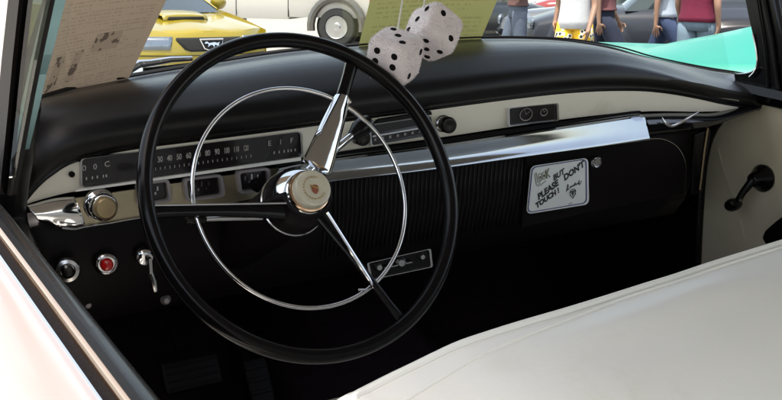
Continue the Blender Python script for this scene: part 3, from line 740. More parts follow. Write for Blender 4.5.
# wipers lying at the foot of the windscreen
for a, b, c_ in (((128, 70), (150, 63), (192, 58.5)),):
    y_ = .48
    q0, q1, q2 = P(*a, y=y_), P(*b, y=y_+.01), P(*c_, y=y_+.01)
    o = MB().tube([q0, lerp(q0, q1, .5)+V((0, 0, .004)), q1, lerp(q1, q2, .5)+V((0, 0, .002)), q2], [.008, .007, .006, .005, .004], 8).build('wiper', 'chrome', cb)
    MB().tube([lerp(q0, q2, .25)+V((0, .006, -.006)), q2+V((.04, .006, -.010))], .004, 6).build('wiper_blade', 'rubber', o, base=V(cb['_b']))
# roof with headliner, rear pillars and parcel shelf, rear bench (out of the picture, shades the cabin)
rows = []
for y, z, dx in ((.27, .525, .0), (.05, .545, .0), (-.5, .562, .0), (-1.0, .558, .0), (-1.5, .52, .02), (-1.75, .47, .05)):
    rows.append([V((x, y, z-(.5*abs(x-.35)**2.6 if abs(x-.35) > .3 else 0)*.12-dz)) for x, dz in ((-.37+dx-(.03 if y > -.1 else 0), .012), (-.25, .002), (0, 0), (.35, 0), (.7, 0), (.95, .002), (1.06-dx, .012))])
MB().loft(rows).build('roof', 'headliner', cb, solid=.03)
for x0 in (-.34, 1.02):
    MB().prism([V((x0, -1.30, .53)), V((x0, -1.75, .47)), V((x0-(.1 if x0 < 0 else -.1), -2.25, .02)), V((x0-(.1 if x0 < 0 else -.1), -1.75, .02))], V((.03, 0, 0))).build('rear_pillar', 'headliner', cb, smooth=False)
MB().box((.35, -2.0, -.02), (1.5, .7, .03)).build('parcel_shelf', 'seat', cb, smooth=False)
MB().box((.35, -1.62, -.25), (1.35, .18, .45)).build('rear_seat_back', 'seat', cb, bevel=.05)
MB().prism([V((1.09, -.99, .03)), V((1.09, -2.4, .03)), V((1.09, -2.4, -.6)), V((1.09, -.99, -.6))], V((.12, 0, 0))).build('quarter_panel', 'whitepaint', cb, bevel=.02)
MB().prism([V((-.44, -1.27, .06)), V((-.44, -2.4, .03)), V((-.44, -2.4, -.6)), V((-.44, -1.27, -.6))], V((-.16, 0, 0))).build('quarter_panel', 'whitepaint', cb, bevel=.02)

# ================================================================== PEDALS
def pedal(px, py, w_, h_, y, label, name):
    c = P(px, py, y=y); r = root(name, c, label, 'pedal')
    R = Matrix.Rotation(math.radians(-32), 3, 'X')
    MB().box(c, (w_, .016, h_), R).build('pedal_pad', 'rubber', r, bevel=.006)
    k = MB()
    for i in range(4): k.box(c+R @ V((0, -.0095, h_*(-.33+.22*i))), (w_*.88, .003, h_*.07), R)
    k.build('tread', 'rubber', r, bevel=.001)
    MB().tube([c+V((0, .01, 0)), c+V((0, .10, .06)), c+V((0, .2, .18))], .009, 8).build('pedal_arm', 'matblack', r)
pedal(191, 374, .10, .055, .40, 'wide black rubber brake pedal under the steering column', 'brake_pedal')
pedal(259, 386, .045, .10, .42, 'narrow upright accelerator pedal beside the wider brake pedal', 'accelerator_pedal')

# ================================================================== DICE
def die(name, px, py, y, sz, rot, faces, label, string_px):
    c = P(px, py, y=y); r = root(name, c, label, 'fuzzy die', 'pair of plush dice')
    R = rot
    bm_ = bmesh.new(); bmesh.ops.create_cube(bm_, size=2); bmesh.ops.subdivide_edges(bm_, edges=bm_.edges, cuts=15, use_grid_fill=True)
    k = 5.0
    def srf(p):
        n_ = (abs(p.x)**k+abs(p.y)**k+abs(p.z)**k)**(1/k); q = p/n_
        return q
    vs = []; vi = {}
    mb = MB()
    for v in bm_.verts:
        q = srf(v.co.copy()); q = q*(1+.010*noise.noise(q*4+V((px, 0, 0)))+.010*noise.noise(q*19))
        vs.append(c+R @ (q*sz/2)); 
    bm_.verts.index_update()
    mb.add(vs, [[v.index for v in f.verts] for f in bm_.faces]); bm_.free()
    for (nx, ny, nz), pips in faces.items():
        n_ = V((nx, ny, nz)); e1 = V((0, 0, 1)).cross(n_) if abs(nz) < .5 else V((1, 0, 0)); e1.normalize(); e2 = n_.cross(e1)
        for (u, v) in pips:
            ring = [[], []]
            for j in range(14):
                a = 2*PI*j/14; 
                for i, (rr, h) in enumerate(((.155, .0), (.135, .022))):
                    q = srf(n_+e1*(u+rr*math.cos(a))+e2*(v+rr*math.sin(a)))*(1.003+h); ring[i].append(c+R @ (q*sz/2))
            mb.loft(ring, cu=True, mi=1); mb.add(ring[1], [list(range(14))], 1)
    rnd = random.Random(int(px))
    spots = [(n_, u, v) for n_, ps in faces.items() for u, v in ps]
    for _ in range(5200):
        d = V((rnd.uniform(-1, 1), rnd.uniform(-1, 1), rnd.uniform(-1, 1)))
        q = srf(d); near = False
        for (nx, ny, nz), u, v in spots:
            n_ = V((nx, ny, nz)); e1 = V((0, 0, 1)).cross(n_) if abs(nz) < .5 else V((1, 0, 0)); e1.normalize(); e2 = n_.cross(e1)
            if (srf(n_+e1*u+e2*v)-q).length < .16: near = True; break
        if near: continue
        nn = (q.normalized()+V((rnd.uniform(-.9, .9), rnd.uniform(-.9, .9), rnd.uniform(-.9, .9)))).normalized()
        sd_ = nn.cross(V((rnd.uniform(-1, 1), rnd.uniform(-1, 1), rnd.uniform(-1, 1)))).normalized()*.022
        ln = rnd.uniform(.04, .095)
        mb.add([c+R @ ((q*.995+sd_)*sz/2), c+R @ ((q*.995-sd_)*sz/2), c+R @ ((q+nn*ln)*sz/2)], [[0, 1, 2]])
    mb.build('plush_body', ['plush', 'felt'], r)
    top_ = P(string_px[1][0], string_px[1][1], y=y); s0 = P(*string_px[0], y=y)
    MB().tube([s0, lerp(s0, top_, .5), top_], .0016, 6).build('string', 'string', r)
# view aligned axes for turning them as seen
VB = Matrix((RT, UP, -FW)).transposed()
def R3(ax, d): return Matrix.Rotation(math.radians(d), 3, ax)
P2 = [(-.42, .42), (.42, -.42)]; P3 = [(-.45, .45), (0, 0), (.45, -.45)]; P5 = [(-.45, .45), (.45, .45), (0, 0), (-.45, -.45), (.45, -.45)]; P6 = [(a, b) for a in (-.42, .42) for b in (-.5, 0, .5)]
die('fuzzy_die', 394.5, 56.5, .10, .0640, VB @ R3('Z', -10) @ R3('X', 33) @ R3('Y', -22), {(0, 0, 1): P6, (0, 1, 0): P3, (1, 0, 0): P2}, 'lower of the two white plush dice, six black spots towards the cabin', ((397.5, 30), (432, -175)))
die('fuzzy_die', 433, 31.5, .16, .0640, VB @ R3('Z', -20) @ R3('X', -24) @ R3('Y', 32), {(0, 0, 1): P2, (-1, 0, 0): P3, (0, -1, 0): P5}, 'upper of the two white plush dice, hanging behind its twin', ((424, 8), (436, -175)))

# ================================================================== SIGN ON THE GLOVE BOX
sc_ = [(531, 166.5), (586.5, 158), (588.5, 203.5), (526.5, 213.5)]
ys = YD-.001
ro = rquad([(530.5, 166), (587.5, 157.5), (588.3, 204), (526, 214)], .12, 5)
sgc = P(557, 186, y=ys)
sr = root('warning_sign', sgc, 'small white rounded plaque with navy border, stuck on the black glove box', 'sign')
MB().prism([P(*q, y=ys) for q in ro], V((0, -.002, 0))).build('plate', 'signwhite', sr, smooth=False)
MB().frame([P(*q, y=ys-.0022) for q in grow(ro, -1.5)], [P(*q, y=ys-.0022) for q in grow(ro, -2.6)], V((0, -.0004, 0))).build('border', 'signblue', sr, smooth=False)
sq = [(530.5, 166), (587.5, 157.5), (588.3, 204), (526, 214)]
eu = (P(587, 180, y=ys)-P(530, 189, y=ys)); eu = V((eu.x, 0, eu.z)).normalized()
def sg_at(u, v, ang=0., d=.0026):
    p = P(*bil(sq, u, v), y=ys-d); a = math.radians(ang)
    du = V((math.cos(a), 0, math.sin(a))); dv = V((-math.sin(a), 0, math.cos(a)))
    return lambda x, y: p+du*x+dv*y
lt = MB()
text(lt, 'BUT', .0135, sg_at(.50, .28, 24), shear=.25, bold=.0006)
text(lt, "PLEASE", .0150, sg_at(.33, .57, 27), shear=.2, bold=.0008)
text(lt, "DON'T", .0150, sg_at(.76, .25, 27), shear=.2, bold=.0008)
text(lt, 'TOUCH !', .0128, sg_at(.33, .74, 25), shear=.2, bold=.0008)
lt.build('lettering', 'ink', sr, smooth=False)
lk_ = MB()
# LOOK in tall hollow letters with eyes in the two Os
def poly_line(pts, fn, w_=.0006, closed=False): lk_.tube([fn(a, b) for a, b in pts], w_, 5, closed=closed)
f0 = sg_at(.22, .27, 14)
poly_line([(-.014, .012), (-.014, -.010), (-.006, -.010), (-.006, -.006), (-.0105, -.006), (-.0105, .012)], f0, closed=True)
for cx in (-.0035, .0045):
    poly_line([(cx+.0042*math.cos(t), .001+.0065*math.sin(t)) for t in [2*PI*i/16 for i in range(16)]], f0, closed=True)
    poly_line([(cx+.0015*math.cos(t), .0005+.002*math.sin(t)) for t in [2*PI*i/10 for i in range(10)]], f0, w_=.0009, closed=True)
poly_line([(.0095, .010), (.0095, -.006)], f0, .0011); poly_line([(.016, .010), (.0105, .002), (.016, -.006)], f0, .0011)
poly_line([(-.013, -.0125), (-.004, -.0125), (.006, -.0095)], f0)
lk_.build('hollow_lettering', 'inkgrey', sr)
# scrawled signature and a little crest beneath it
lk_ = MB()
f1 = sg_at(.76, .55, 14)
sgn = [(-.017, -.006), (-.013, .004), (-.011, .006), (-.012, 0), (-.014, -.004), (-.009, -.002), (-.007, .001), (-.006, -.002), (-.003, .001), (-.002, -.002), (.001, .001), (.002, -.002), (.004, .004), (.005, -.002), (.008, .001), (.010, -.002), (.013, .005), (.012, -.004), (.016, -.001), (.018, .002)]
lk_.tube(smoothline([f1(a, b) for a, b in sgn], 3), .0006, 5)
f2 = sg_at(.75, .73, 6)
for pts in ([(-.006, .005), (.006, .005), (.006, -.001), (0, -.008), (-.006, -.001)], [(-.007, .004), (-.004, .008), (.004, .008), (.007, .004)]):
    lk_.tube([f2(a, b) for a, b in pts], .0008, 5, closed=True)
lk_.tube([f2(-.003, .001), f2(.003, .001)], .0012, 5); lk_.tube([f2(0, .003), f2(0, -.004)], .0010, 5)
f3 = sg_at(.71, .93, 8)
for i in range(3): lk_.tube([f3(-.003+i*.003, -.001), f3(-.0022+i*.003, .0012)], .0005, 4)
lk_.build('signature_and_crest', 'ink', sr)
# ================================================================== PAPER SHEETS ON THE DASH
def sheet(name, corners, m, label, bend=.012):
    """TL TR BR BL points"""
    a, b, c, d = corners; ctr = (a+b+c+d)/4; r = root(name, ctr, label, 'paper sheet')
    nrm = (b-a).cross(d-a).normalized(); n_ = 12
    mb = MB(); mb.uv = []
    rows = []
    for i in range(n_+1):
        row = []
        for j in range(n_+1):
            u, v = j/n_, i/n_
            p = lerp(lerp(a, b, u), lerp(d, c, u), v)+nrm*bend*math.sin(PI*u)*(.6+.4*v)
            row.append(p); mb.uv.append((u, 1-v))
        rows.append(row)
    mb.loft(rows); o = mb.build('page', m, r); return r
MT['tanpaper'] = print_mat('printed_tan_paper', (.44, .335, .25), (.05, .035, .03), 46, 80, [(.55, .30, .76, .42), (.28, .10, .35, .32), (.42, .13, .49, .33)])
MT['greenpaper'] = print_mat('printed_yellow_green_paper', (.52, .52, .21), (.12, .12, .05), 22, 46, [])
sheet('printed_sheet', [P(62, -62, y=.27), P(196, -62, y=.27), P(126, 84, y=.40), P(4, 122, y=.40)], 'tanpaper', 'tan printed sheet with small pictures, propped inside the windscreen by the driver pillar', .006)
sheet('printed_sheet', [P(384, -55, y=.33), P(520, -55, y=.33), P(479, 44, y=.435), P(357, 52, y=.435)], 'greenpaper', 'yellow-green printed sheet standing behind the plush dice', .006)

# ================================================================== OUTSIDE
def G(px, d):
    """ground spot at range d in the direction of a photo column"""
    az = YAW+math.atan((px-391)/FPX); return V((math.sin(az)*d, math.cos(az)*d, 0)), az
HZ = 200-FPX*math.tan(PIT-TILT)
def zof(py, d): return EYE-(py-HZ)*d/FPX*1.0
MT['ground'] = mat('sunlit_concrete', (.30, .28, .25), .9, var=.10, vscale=.7, bump=.3, bscale=40, dirt=(.22, .205, .185), dscale=.25, dlo=.5, dhi=.75)
g = MB(); g.add([(-300, -300, 0), (300, -300, 0), (300, 300, 0), (-300, 300, 0)], [[0, 1, 2, 3]])
o = g.build('ground', 'ground'); o['kind'] = 'structure'; o['label'] = 'pale sunlit concrete'
MT['asphalt'] = mat('dark_asphalt', (.045, .045, .047), .9, var=.2, vscale=2, bump=.3, bscale=60)
g = MB(); aa, az = G(560, 9.0); bb, _ = G(900, 10)
dirv = V((math.cos(YAW+.1), -math.sin(YAW+.1), 0)); nv = V((-dirv.y, dirv.x, 0))
g.add([aa+V((0, 0, .004)), aa+dirv*40+V((0, 0, .004)), aa+dirv*40+nv*16+V((0, 0, .004)), aa+nv*16+V((0, 0, .004))], [[0, 1, 2, 3]])
o = g.build('road', 'asphalt'); o['kind'] = 'structure'

MT['carglass'] = mat('dark_car_glass', (.03, .04, .045), .06, spec=.8, coat=.5, var=.05)
MT['tyre'] = mat('tyre_rubber', (.02, .02, .02), .8, var=.2)
MT['alloy'] = mat('wheel_metal', (.6, .6, .6), .25, metal=.9, var=.1)
MT['arch'] = mat('wheel_arch_dark', (.01, .01, .01), .9)
MT['taillight'] = mat('red_tail_lamp', (.42, .012, .015), .15, coat=.7, var=.05)
MT['lamp'] = mat('clear_lamp', (.17, .20, .24), .10, metal=.6, coat=.8, var=.35, vscale=9)
def paint(name, c): 
    MT[name] = mat(name, c, .28, coat=.7 if max(c) > .05 else .15, spec=.5 if max(c) > .05 else .25, var=.03, vscale=2); return name
paint('yellow_paint', (.27, .20, .010)); paint('silver_paint', (.085, .09, .10)); paint('dark_grey_paint', (.035, .038, .048)); paint('red_paint', (.22, .015, .015)); paint('black_paint', (.012, .013, .016)); paint('cream_white_paint', (.46, .44, .405)); paint('grey_flare', (.075, .07, .06))

def car_at(name, px, d, heading, label):
    """heading in degrees: 0 = front away from the camera, 180 = facing it, 90 = front to the image right"""
    p, az = G(px, d); m_ = Matrix.Translation(p) @ Matrix.Rotation(-az-math.radians(heading), 4, 'Z')
    return root(name, (0, 0, 0), label, 'car', 'cars parked outside', mtx=m_)
def wheel(r, x, y, rad=.33, wd=.2, m='alloy'):
    s_ = 1 if x > 0 else -1
    w_ = MB().lathe([(rad*.62, 0), (rad*.66, wd*.5), (rad*.93, wd*.5), (rad, wd*.40), (rad, -wd*.40), (rad*.93, -wd*.5), (rad*.6, -wd*.5)], (x, y, rad), (s_, 0, 0), 30).build('wheel', 'tyre', r)
    MB().lathe([(rad*.64, wd*.42), (rad*.60, wd*.50), (rad*.50, wd*.30), (rad*.25, wd*.40), (rad*.18, wd*.52), (0, wd*.53)], (x, y, rad), (s_, 0, 0), 24).build('rim', m, w_)
    MB().lathe([(rad*1.17, 0), (rad*1.17, .012), (0, .012)], (x-s_*.02*0+s_*.004, y, rad*1.03), (s_, 0, 0), 30).build('wheel_arch', 'arch', w_)
def gen_car(name, px, d, heading, label, pm, crown=1.04, nose=1., L=4.6, Wd=1.78, belt=.92, roofh=1.42, fat=0., cabin=(.35, -1.4), wheels=(1.35, -1.35), tail='taillight', bumper='chrome', wr=.33, trunk=.9):
    r = car_at(name, px, d, heading, label); h = L/2
    rows = []
    st_ = [(-h, .60, .42, .68), (-h+.08, .80, .30, trunk-.12), (-h+.35, .92, .24, trunk), (-h+.9, .98, .22, belt), (-.4, 1, .22, belt), (.5, 1, .22, belt), (h-1.5, 1., .22, belt-.01), (h-1.25, .995, .22, belt-.015), (h-1.05, .99, .22, belt-.02*nose), (h-.8, .975, .23, belt-.05*nose), (h-.5, .96, .24, belt-.08*nose), (h-.12, .84, .28, belt-.20*nose), (h, .62, .38, belt-.30*nose)]
    for y, k, zb, zt in st_:
        w_ = Wd/2*k; cw0 = lerp(1.0 if crown > 1.1 else 1.02, crown, max(0, min(1, (h-y-.85)/.6)))
        ca, cbv = (1.0, lerp(.97, cw0, .22)) if crown > 1.1 else (.95, lerp(1, cw0, .7))
        rows.append([V((a*w_, y, lerp(zb, zt, b))) for a, b in ((-.86, 0), (-.97, .18), (-1, .5), (-.97, .80), (-.86, ca), (-.5, cbv), (0, cw0), (.5, cbv), (.86, ca), (.97, .80), (1, .5), (.97, .18), (.86, 0))])
    rs = []
    for i in range(len(rows)-1):
        for k in range(4): rs.append([lerp(a, b, k/4) for a, b in zip(rows[i], rows[i+1])])
    rs.append(rows[-1])
    if fat:   # bulging separate wings of an older car
        for wy in wheels:
            for s_ in (-1, 1):
                rr = []
                for k in range(11):
                    t = k/10*2-1; q = math.sqrt(max(0, 1-abs(t)**2.4)); rr.append([V((s_*(Wd/2-.18+.26*q*math.sin(b)), wy+t*.75, .34+(.56*q*fat)*max(0, math.cos(b)) if abs(b) < PI/2 else .34)) for b in [-.5*PI*.3+PI*.65*j/7 for j in range(8)]])
                MB().loft(rr).build('wing', pm, r, solid=.01)
    MB().loft(rs, cu=True, caps=True).build('body', pm, r, sub=1)
    c0, c1 = cabin
    cab = []
    for y, z, k in ((c0+.55, belt-.02, .84), (c0, roofh-.06, .70), (c0-.35, roofh, .68), (c1+.5, roofh-.01, .68), (c1+.1, roofh-.10, .70), (c1-.55, belt-.02, .82)):
        w_ = Wd/2*k; cab.append([V((-w_-.06*(z < roofh-.2), y, belt-.06)), V((-w_, y, z-.04)), V((-w_*.85, y, z)), V((w_*.85, y, z)), V((w_, y, z-.04)), V((w_+.06*(z < roofh-.2), y, belt-.06))])
    MB().loft(cab, caps=True).build('windows', 'carglass', r)
    rf = MB(); rf.loft([[p+V((0, 0, .012)) for p in row[1:5]] for row in cab[1:5]]); rf.build('roof', pm, r, solid=.03)
    for wy in wheels:
        for s_ in (-1, 1): wheel(r, s_*(Wd/2-.10), wy, wr)
    for y, s_ in ((h+.04, 1), (-h-.04, -1)):
        MB().tube([V((x, y-s_*.22*abs(x/(Wd/2))**3, .46)) for x in [Wd/2*(-1+i/6) for i in range(13)]], .055, 8).build('bumper', bumper, r)
    for s_ in (-1, 1):
        MB().lathe([(.09, 0), (.09, .04), (.06, .07), (0, .08)], (s_*Wd*.36, h-.10, belt-.26), (0, 1, .1), 18).build('headlight', 'lamp', r)
        MB().box((s_*Wd*.38, -h+.06, .68), (.16, .14, .18)).build('tail_light', tail, r, bevel=.03)
    return r

# ---- yellow coupe facing the camera
MD = 13.2
mu = car_at('parked_car', 131, MD+1.9, 180-24, 'bright yellow coupe facing the windscreen, oval horse badge in its dark grille')
# mesh coordinates: +y is the nose
def fr(x, z): return 2.28-.30*(abs(x)/.9)**2.6-.10*((z-.42)/.3)**2
def hood(x, y): 
    t = (2.2-y)/1.3
    return .70+.20*max(0, t)**.75-.05*(abs(x)/.85)**3+.010*math.cos(x*8)
xs = [-.9+1.8*i/30 for i in range(31)]
fas = [[V((x, fr(x, z), z)) for x in xs] for z in (.16, .22, .30, .38, .46, .54, .62, .68)]
nose_y = [fr(x, .68) for x in xs]
hd_ = [[V((x, lerp(ny-.02, .85, t), hood(x, lerp(ny-.02, .85, t))+(0 if t > 0 else -.003))) for x, ny in zip(xs, nose_y)] for t in [i/14 for i in range(15)]]
MB().loft(fas+hd_).build('body', 'yellow_paint', mu)
sd = MB()
for s_ in (-1, 1):
    sd.loft([[V((s_*(.9+b), y, z)) for y in (fr(.9, .4), 1.4, .8, 0, -.9, -1.6, -2.1)] for b, z in ((0, .70+.0), (.015, .6), (.02, .4), (-.03, .2))])
sd.loft([[V((x, y, .93-.02*abs(x))) for x in (-.9, -.5, 0, .5, .9)] for y in (-1.3, -1.8, -2.1)])
sd.loft([[V((s_*.9, y, z)) for y, z in ((2.0, .70), (1.4, .82), (.85, .90), (0, .93), (-1.3, .93), (-2.1, .92))] for s_ in (-1,)]+[[V((-.9, y, .6)) for y in (2.0, 1.4, .85, 0, -1.3, -2.1)]])
sd.loft([[V((.9, y, z)) for y, z in ((2.0, .70), (1.4, .82), (.85, .90), (0, .93), (-1.3, .93), (-2.1, .92))], [V((.9, y, .6)) for y in (2.0, 1.4, .85, 0, -1.3, -2.1)]])
sd.build('body_sides', 'yellow_paint', mu)
gcab = [[V((-.80, .98, .88)), V((.80, .98, .88))], [V((-.78, .90, .92)), V((.78, .90, .92))], [V((-.58, .15, 1.30)), V((.58, .15, 1.30))], [V((-.56, -.6, 1.33)), V((.56, -.6, 1.33))], [V((-.70, -1.4, .95)), V((.70, -1.4, .95))]]
MB().loft([[lerp(r_[0], r_[1], i/8)+V((0, .12*math.sin(PI*i/8)*(1 if k < 3 else 0), 0)) for i in range(9)] for k, r_ in enumerate(gcab[:3])]).build('windscreen', 'carglass', mu)
MB().loft(gcab[2:4]+[[V((-.6, -1.0, 1.22)), V((.6, -1.0, 1.22))]]).build('roof', 'yellow_paint', mu, solid=.03)
for s_ in (-1, 1):
    MB().add([V((s_*.80, .90, .92)), V((s_*.585, .15, 1.29)), V((s_*.56, -.6, 1.32)), V((s_*.70, -1.4, .95))], [[0, 1, 2, 3]]).build('side_window', 'carglass', mu, solid=.01)
    k = MB().tube([V((s_*.82, .88, .905)), V((s_*.60, .15, 1.29))], .025, 6).build('pillar', 'yellow_paint', mu)
    k = MB().lathe([(.04, -.10), (.095, -.06), (.11, 0), (.10, .03), (0, .03)], (s_*1.02, .55, 1.0), (0, -1, 0), 16).build('door_mirror', 'yellow_paint', mu)
    # head lamp on the curved nose
    c0x, c1x = (.46, .82)
    hl = [[V((s_*x, fr(x, z)+.006-.01*0, z)) for x in [lerp(c0x+.05*(t), c1x, i/8) for i in range(9)]] for t, z in ((1., .50), (.6, .55), (.3, .60), (0, .645))]
    h_ = MB().loft(hl).build('headlight', 'lamp', mu, solid=.01)
    MB().loft([[V((s_*x, fr(x, z)+.004, z)) for x in [lerp(.28, .75, i/6) for i in range(7)]] for z in (.20, .25, .30)]).build('fog_lamp_recess', 'arch', mu, solid=.006)
    for wy in (1.3, -1.35): wheel(mu, s_*.80, wy, .33)
gr_ = [[V((x, fr(x, z)+.005, z)) for x in [lerp(-w_, w_, i/12) for i in range(13)]] for z, w_ in ((.475, .27), (.50, .34), (.56, .39), (.61, .43), (.635, .42))]
gg = MB().loft(gr_).build('grille', 'arch', mu, solid=.006)
cor = [(-.15, .055), (.15, .055), (.115, -.05), (.07, -.065), (-.07, -.065), (-.115, -.05)]
def em(x, z, o): return V((x, fr(x, .56+z)+o, .56+z))
MB().tube([em(a, b, .03) for a, b in cor], .011, 6, closed=True).build('badge_frame', 'chrome', gg, base=V((0, 0, 0)))
hs = [(-.105, .012), (-.08, .03), (-.06, .028), (-.045, .012), (.03, .022), (.06, .012), (.10, .022), (.085, .002), (.07, -.03), (.055, -.012), (.03, -.008), (.015, -.035), (.0, -.010), (-.03, -.010), (-.07, -.035), (-.05, -.005), (-.07, .010), (-.085, .004)]
MB().prism([em(-a, b, .024) for a, b in hs], V((0, .008, 0))).build('horse_badge', 'chrome', gg, base=V((0, 0, 0)), smooth=False)
sco = [[V((x, y, hood(x, y)+h_)) for x in (-.30, -.24, -.1, .1, .24, .30)] for y, h_ in ((1.62, .004), (1.58, .055), (1.3, .06), (.95, .01))]
sc2 = MB().loft(sco).build('hood_scoop', 'yellow_paint', mu, solid=.006)
MB().add([V((x, 1.625, hood(x, 1.62)+z)) for x, z in ((-.25, .012), (.25, .012), (.23, .048), (-.23, .048))], [[0, 1, 2, 3]]).build('scoop_mouth', 'arch', sc2, base=V((0, 0, 0)), solid=.006)
MB().loft([[V((x, fr(x, z)+.003, z)) for x in [lerp(-.86, .86, i/20) for i in range(21)]] for z in (.425, .435)]).build('bumper_seam', 'arch', mu, solid=.003)

# ---- pale pick-up standing across
pk = car_at('pickup_truck', 276, 23.0, -72, 'cream-white pickup truck standing side on, grey wheel flare and red tail lamp')
pk['category'] = 'pickup truck'
def side_box(mb, y0, y1, z0_, z1, hw, top=.03):
    mb.loft([[V((a*hw, y, lerp(z0_, z1, b))) for a, b in ((-.96, 0), (-1, .25), (-1, .55), (-.97, .96), (-.9, 1), (.9, 1), (.97, .96), (1, .55), (1, .25), (.96, 0))] for y in (y0, lerp(y0, y1, .3), lerp(y0, y1, .7), y1)], cu=True, caps=True)
k = MB(); side_box(k, -2.28, -.55, .55, 1.30, .98); k.build('cargo_bed', 'cream_white_paint', pk)
k = MB(); side_box(k, -.53, 2.5, .50, 1.18, .97); k.build('cab_body', 'cream_white_paint', pk)
cab = [[V((-.86, y, 1.16)), V((-.74, y+dy, z)), V((.74, y+dy, z)), V((.86, y, 1.16))] for y, dy, z in ((-.5, .05, 1.78), (.6, -.2, 1.80), (1.1, -.3, 1.25))]
MB().loft(cab, caps=True).build('cab_windows', 'carglass', pk)
MB().loft([[p+V((0, 0, .02)) for p in r_[1:3]] for r_ in cab[:2]]).build('roof', 'cream_white_paint', pk, solid=.03)
for s_ in (-1, 1):
    for wy in (-1.55, 1.65):
        wheel(pk, s_*.92, wy, .37, .26)
        MB().tube([V((s_*1.02, wy+.53*math.cos(t), .38+.56*math.sin(t))) for t in [PI*(-.05+1.1*i/14) for i in range(15)]], .095, 8, flat=.9).build('wheel_flare', 'grey_flare', pk)
    MB().box((s_*.90, -2.26, 1.0), (.22, .12, .44)).build('tail_light', 'taillight', pk, bevel=.02)
MB().box((0, -2.38, .62), (1.9, .20, .20)).build('rear_bumper', 'cream_white_paint', pk, bevel=.04)
for y in (-.54, .55): MB().box((-.975, y, .85), (.012, .012, .6)).build('panel_gap', 'arch', pk)

# ---- the other cars
gen_car('parked_car', 468, 22, 30, 'dark saloon with red tail lamp, half behind the yellow-green sheet', 'black_paint')
gen_car('parked_car', 628, 19.5, -78, 'silver-grey saloon behind the walkers in shorts, its front wheel showing', 'silver_paint', wr=.34, wheels=(1.38, -1.38))
gen_car('parked_car', 672, 17.0, -100, 'dark grey old car with bulging front wing behind the walkers', 'dark_grey_paint', fat=1.15, belt=1.0, roofh=1.55)
gen_car('parked_car', 610, 30, -90, 'red car farthest off, above the walkers in shorts', 'red_paint')
gen_car('parked_car', 730, 16.5, 172, 'black car with chrome bumper, behind the walker in maroon', 'black_paint', Wd=1.9, belt=1.12, roofh=1.7)

gen_car('parked_car', 930, 7.2, -94, 'bright turquoise car parked alongside, its smooth wing seen past the windscreen pillar', 'teal', crown=1.34, nose=.03, belt=.955, L=5.0, Wd=1.95, roofh=1.5, cabin=(-.5, -1.6))

# ================================================================== PEOPLE
MT['skin'] = mat('skin', (.27, .15, .10), .6, var=.08, vscale=8)
MT['hair'] = mat('brown_hair', (.035, .022, .014), .6, var=.3, vscale=60)
MT['shoe'] = mat('pale_shoe', (.45, .44, .42), .6)
MT['sole'] = MT['shoe']
MT['greyjeans'] = mat('grey_blue_jeans', (.085, .105, .145), .9, var=.25, vscale=14, bump=.3, bscale=90)
MT['bluejeans'] = mat('blue_denim', (.022, .036, .085), .9, var=.3, vscale=12, bump=.3, bscale=90)
MT['lightjeans'] = mat('light_denim', (.13, .18, .23), .9, var=.22, vscale=10, bump=.3, bscale=90)
MT['navy'] = mat('navy_cotton', (.012, .016, .036), .9, var=.2)
MT['whitetee'] = mat('white_cotton', (.50, .50, .52), .9, var=.06, bump=.3, bscale=25)
MT['bluetee'] = mat('pale_blue_cotton', (.38, .43, .50), .9, var=.06, bump=.3, bscale=25)
MT['maroon'] = mat('maroon_cotton', (.13, .006, .03), .9, var=.15, bump=.3, bscale=25)
MT['redtop'] = mat('faded_red_cotton', (.14, .05, .055), .9, var=.3, vscale=30)
MT['browntop'] = mat('dark_brown_cotton', (.10, .05, .045), .9, var=.2)
m = mat('yellow_floral', (.75, .48, .03), .9, var=.1)
nt = m.node_tree; b_ = nt.nodes['Principled BSDF']; tc = nd(nt, 'ShaderNodeTexCoord'); vo = nd(nt, 'ShaderNodeTexVoronoi', Scale=13.)
nt.links.new(tc.outputs['Object'], vo.inputs['Vector'])
rp = nd(nt, 'ShaderNodeValToRGB'); rp.color_ramp.interpolation = 'CONSTANT'
els = rp.color_ramp.elements; els[0].color = (.03, .03, .02, 1); els[1].position = .24; els[1].color = (.72, .68, .58, 1)
e_ = els.new(.38); e_.color = (.76, .46, .02, 1)
nt.links.new(vo.outputs['Distance'], rp.inputs[0]); nt.links.new(rp.outputs[0], b_.inputs['Base Color']); MT['floral'] = m

def skin_mesh(name, nodes, edges, rad, m, parent, rootn, sub=2):
    me = bpy.data.meshes.new(name); ks = list(nodes); ix = {k: i for i, k in enumerate(ks)}
    me.from_pydata([nodes[k] for k in ks], [(ix[a], ix[b]) for a, b in edges], [])
    o = bpy.data.objects.new(name, me); COL.objects.link(o); o.parent = parent
    sk = o.modifiers.new('skin', 'SKIN'); sk.use_smooth_shade = True
    lay = me.skin_vertices[0] if len(me.skin_vertices) else None
    if lay is None: me.attributes  # created by the modifier on demand
    if not len(me.skin_vertices):
        bm_ = bmesh.new(); bm_.from_mesh(me); bm_.verts.layers.skin.verify(); bm_.to_mesh(me); bm_.free()
    lay = me.skin_vertices[0]
    for k in ks:
        r_ = rad[k]; lay.data[ix[k]].radius = r_ if isinstance(r_, tuple) else (r_, r_)
        lay.data[ix[k]].use_root = (k == rootn)
    sb = o.modifiers.new('sub', 'SUBSURF'); sb.levels = sb.render_levels = sub
    me.materials.append(MT[m]); return o

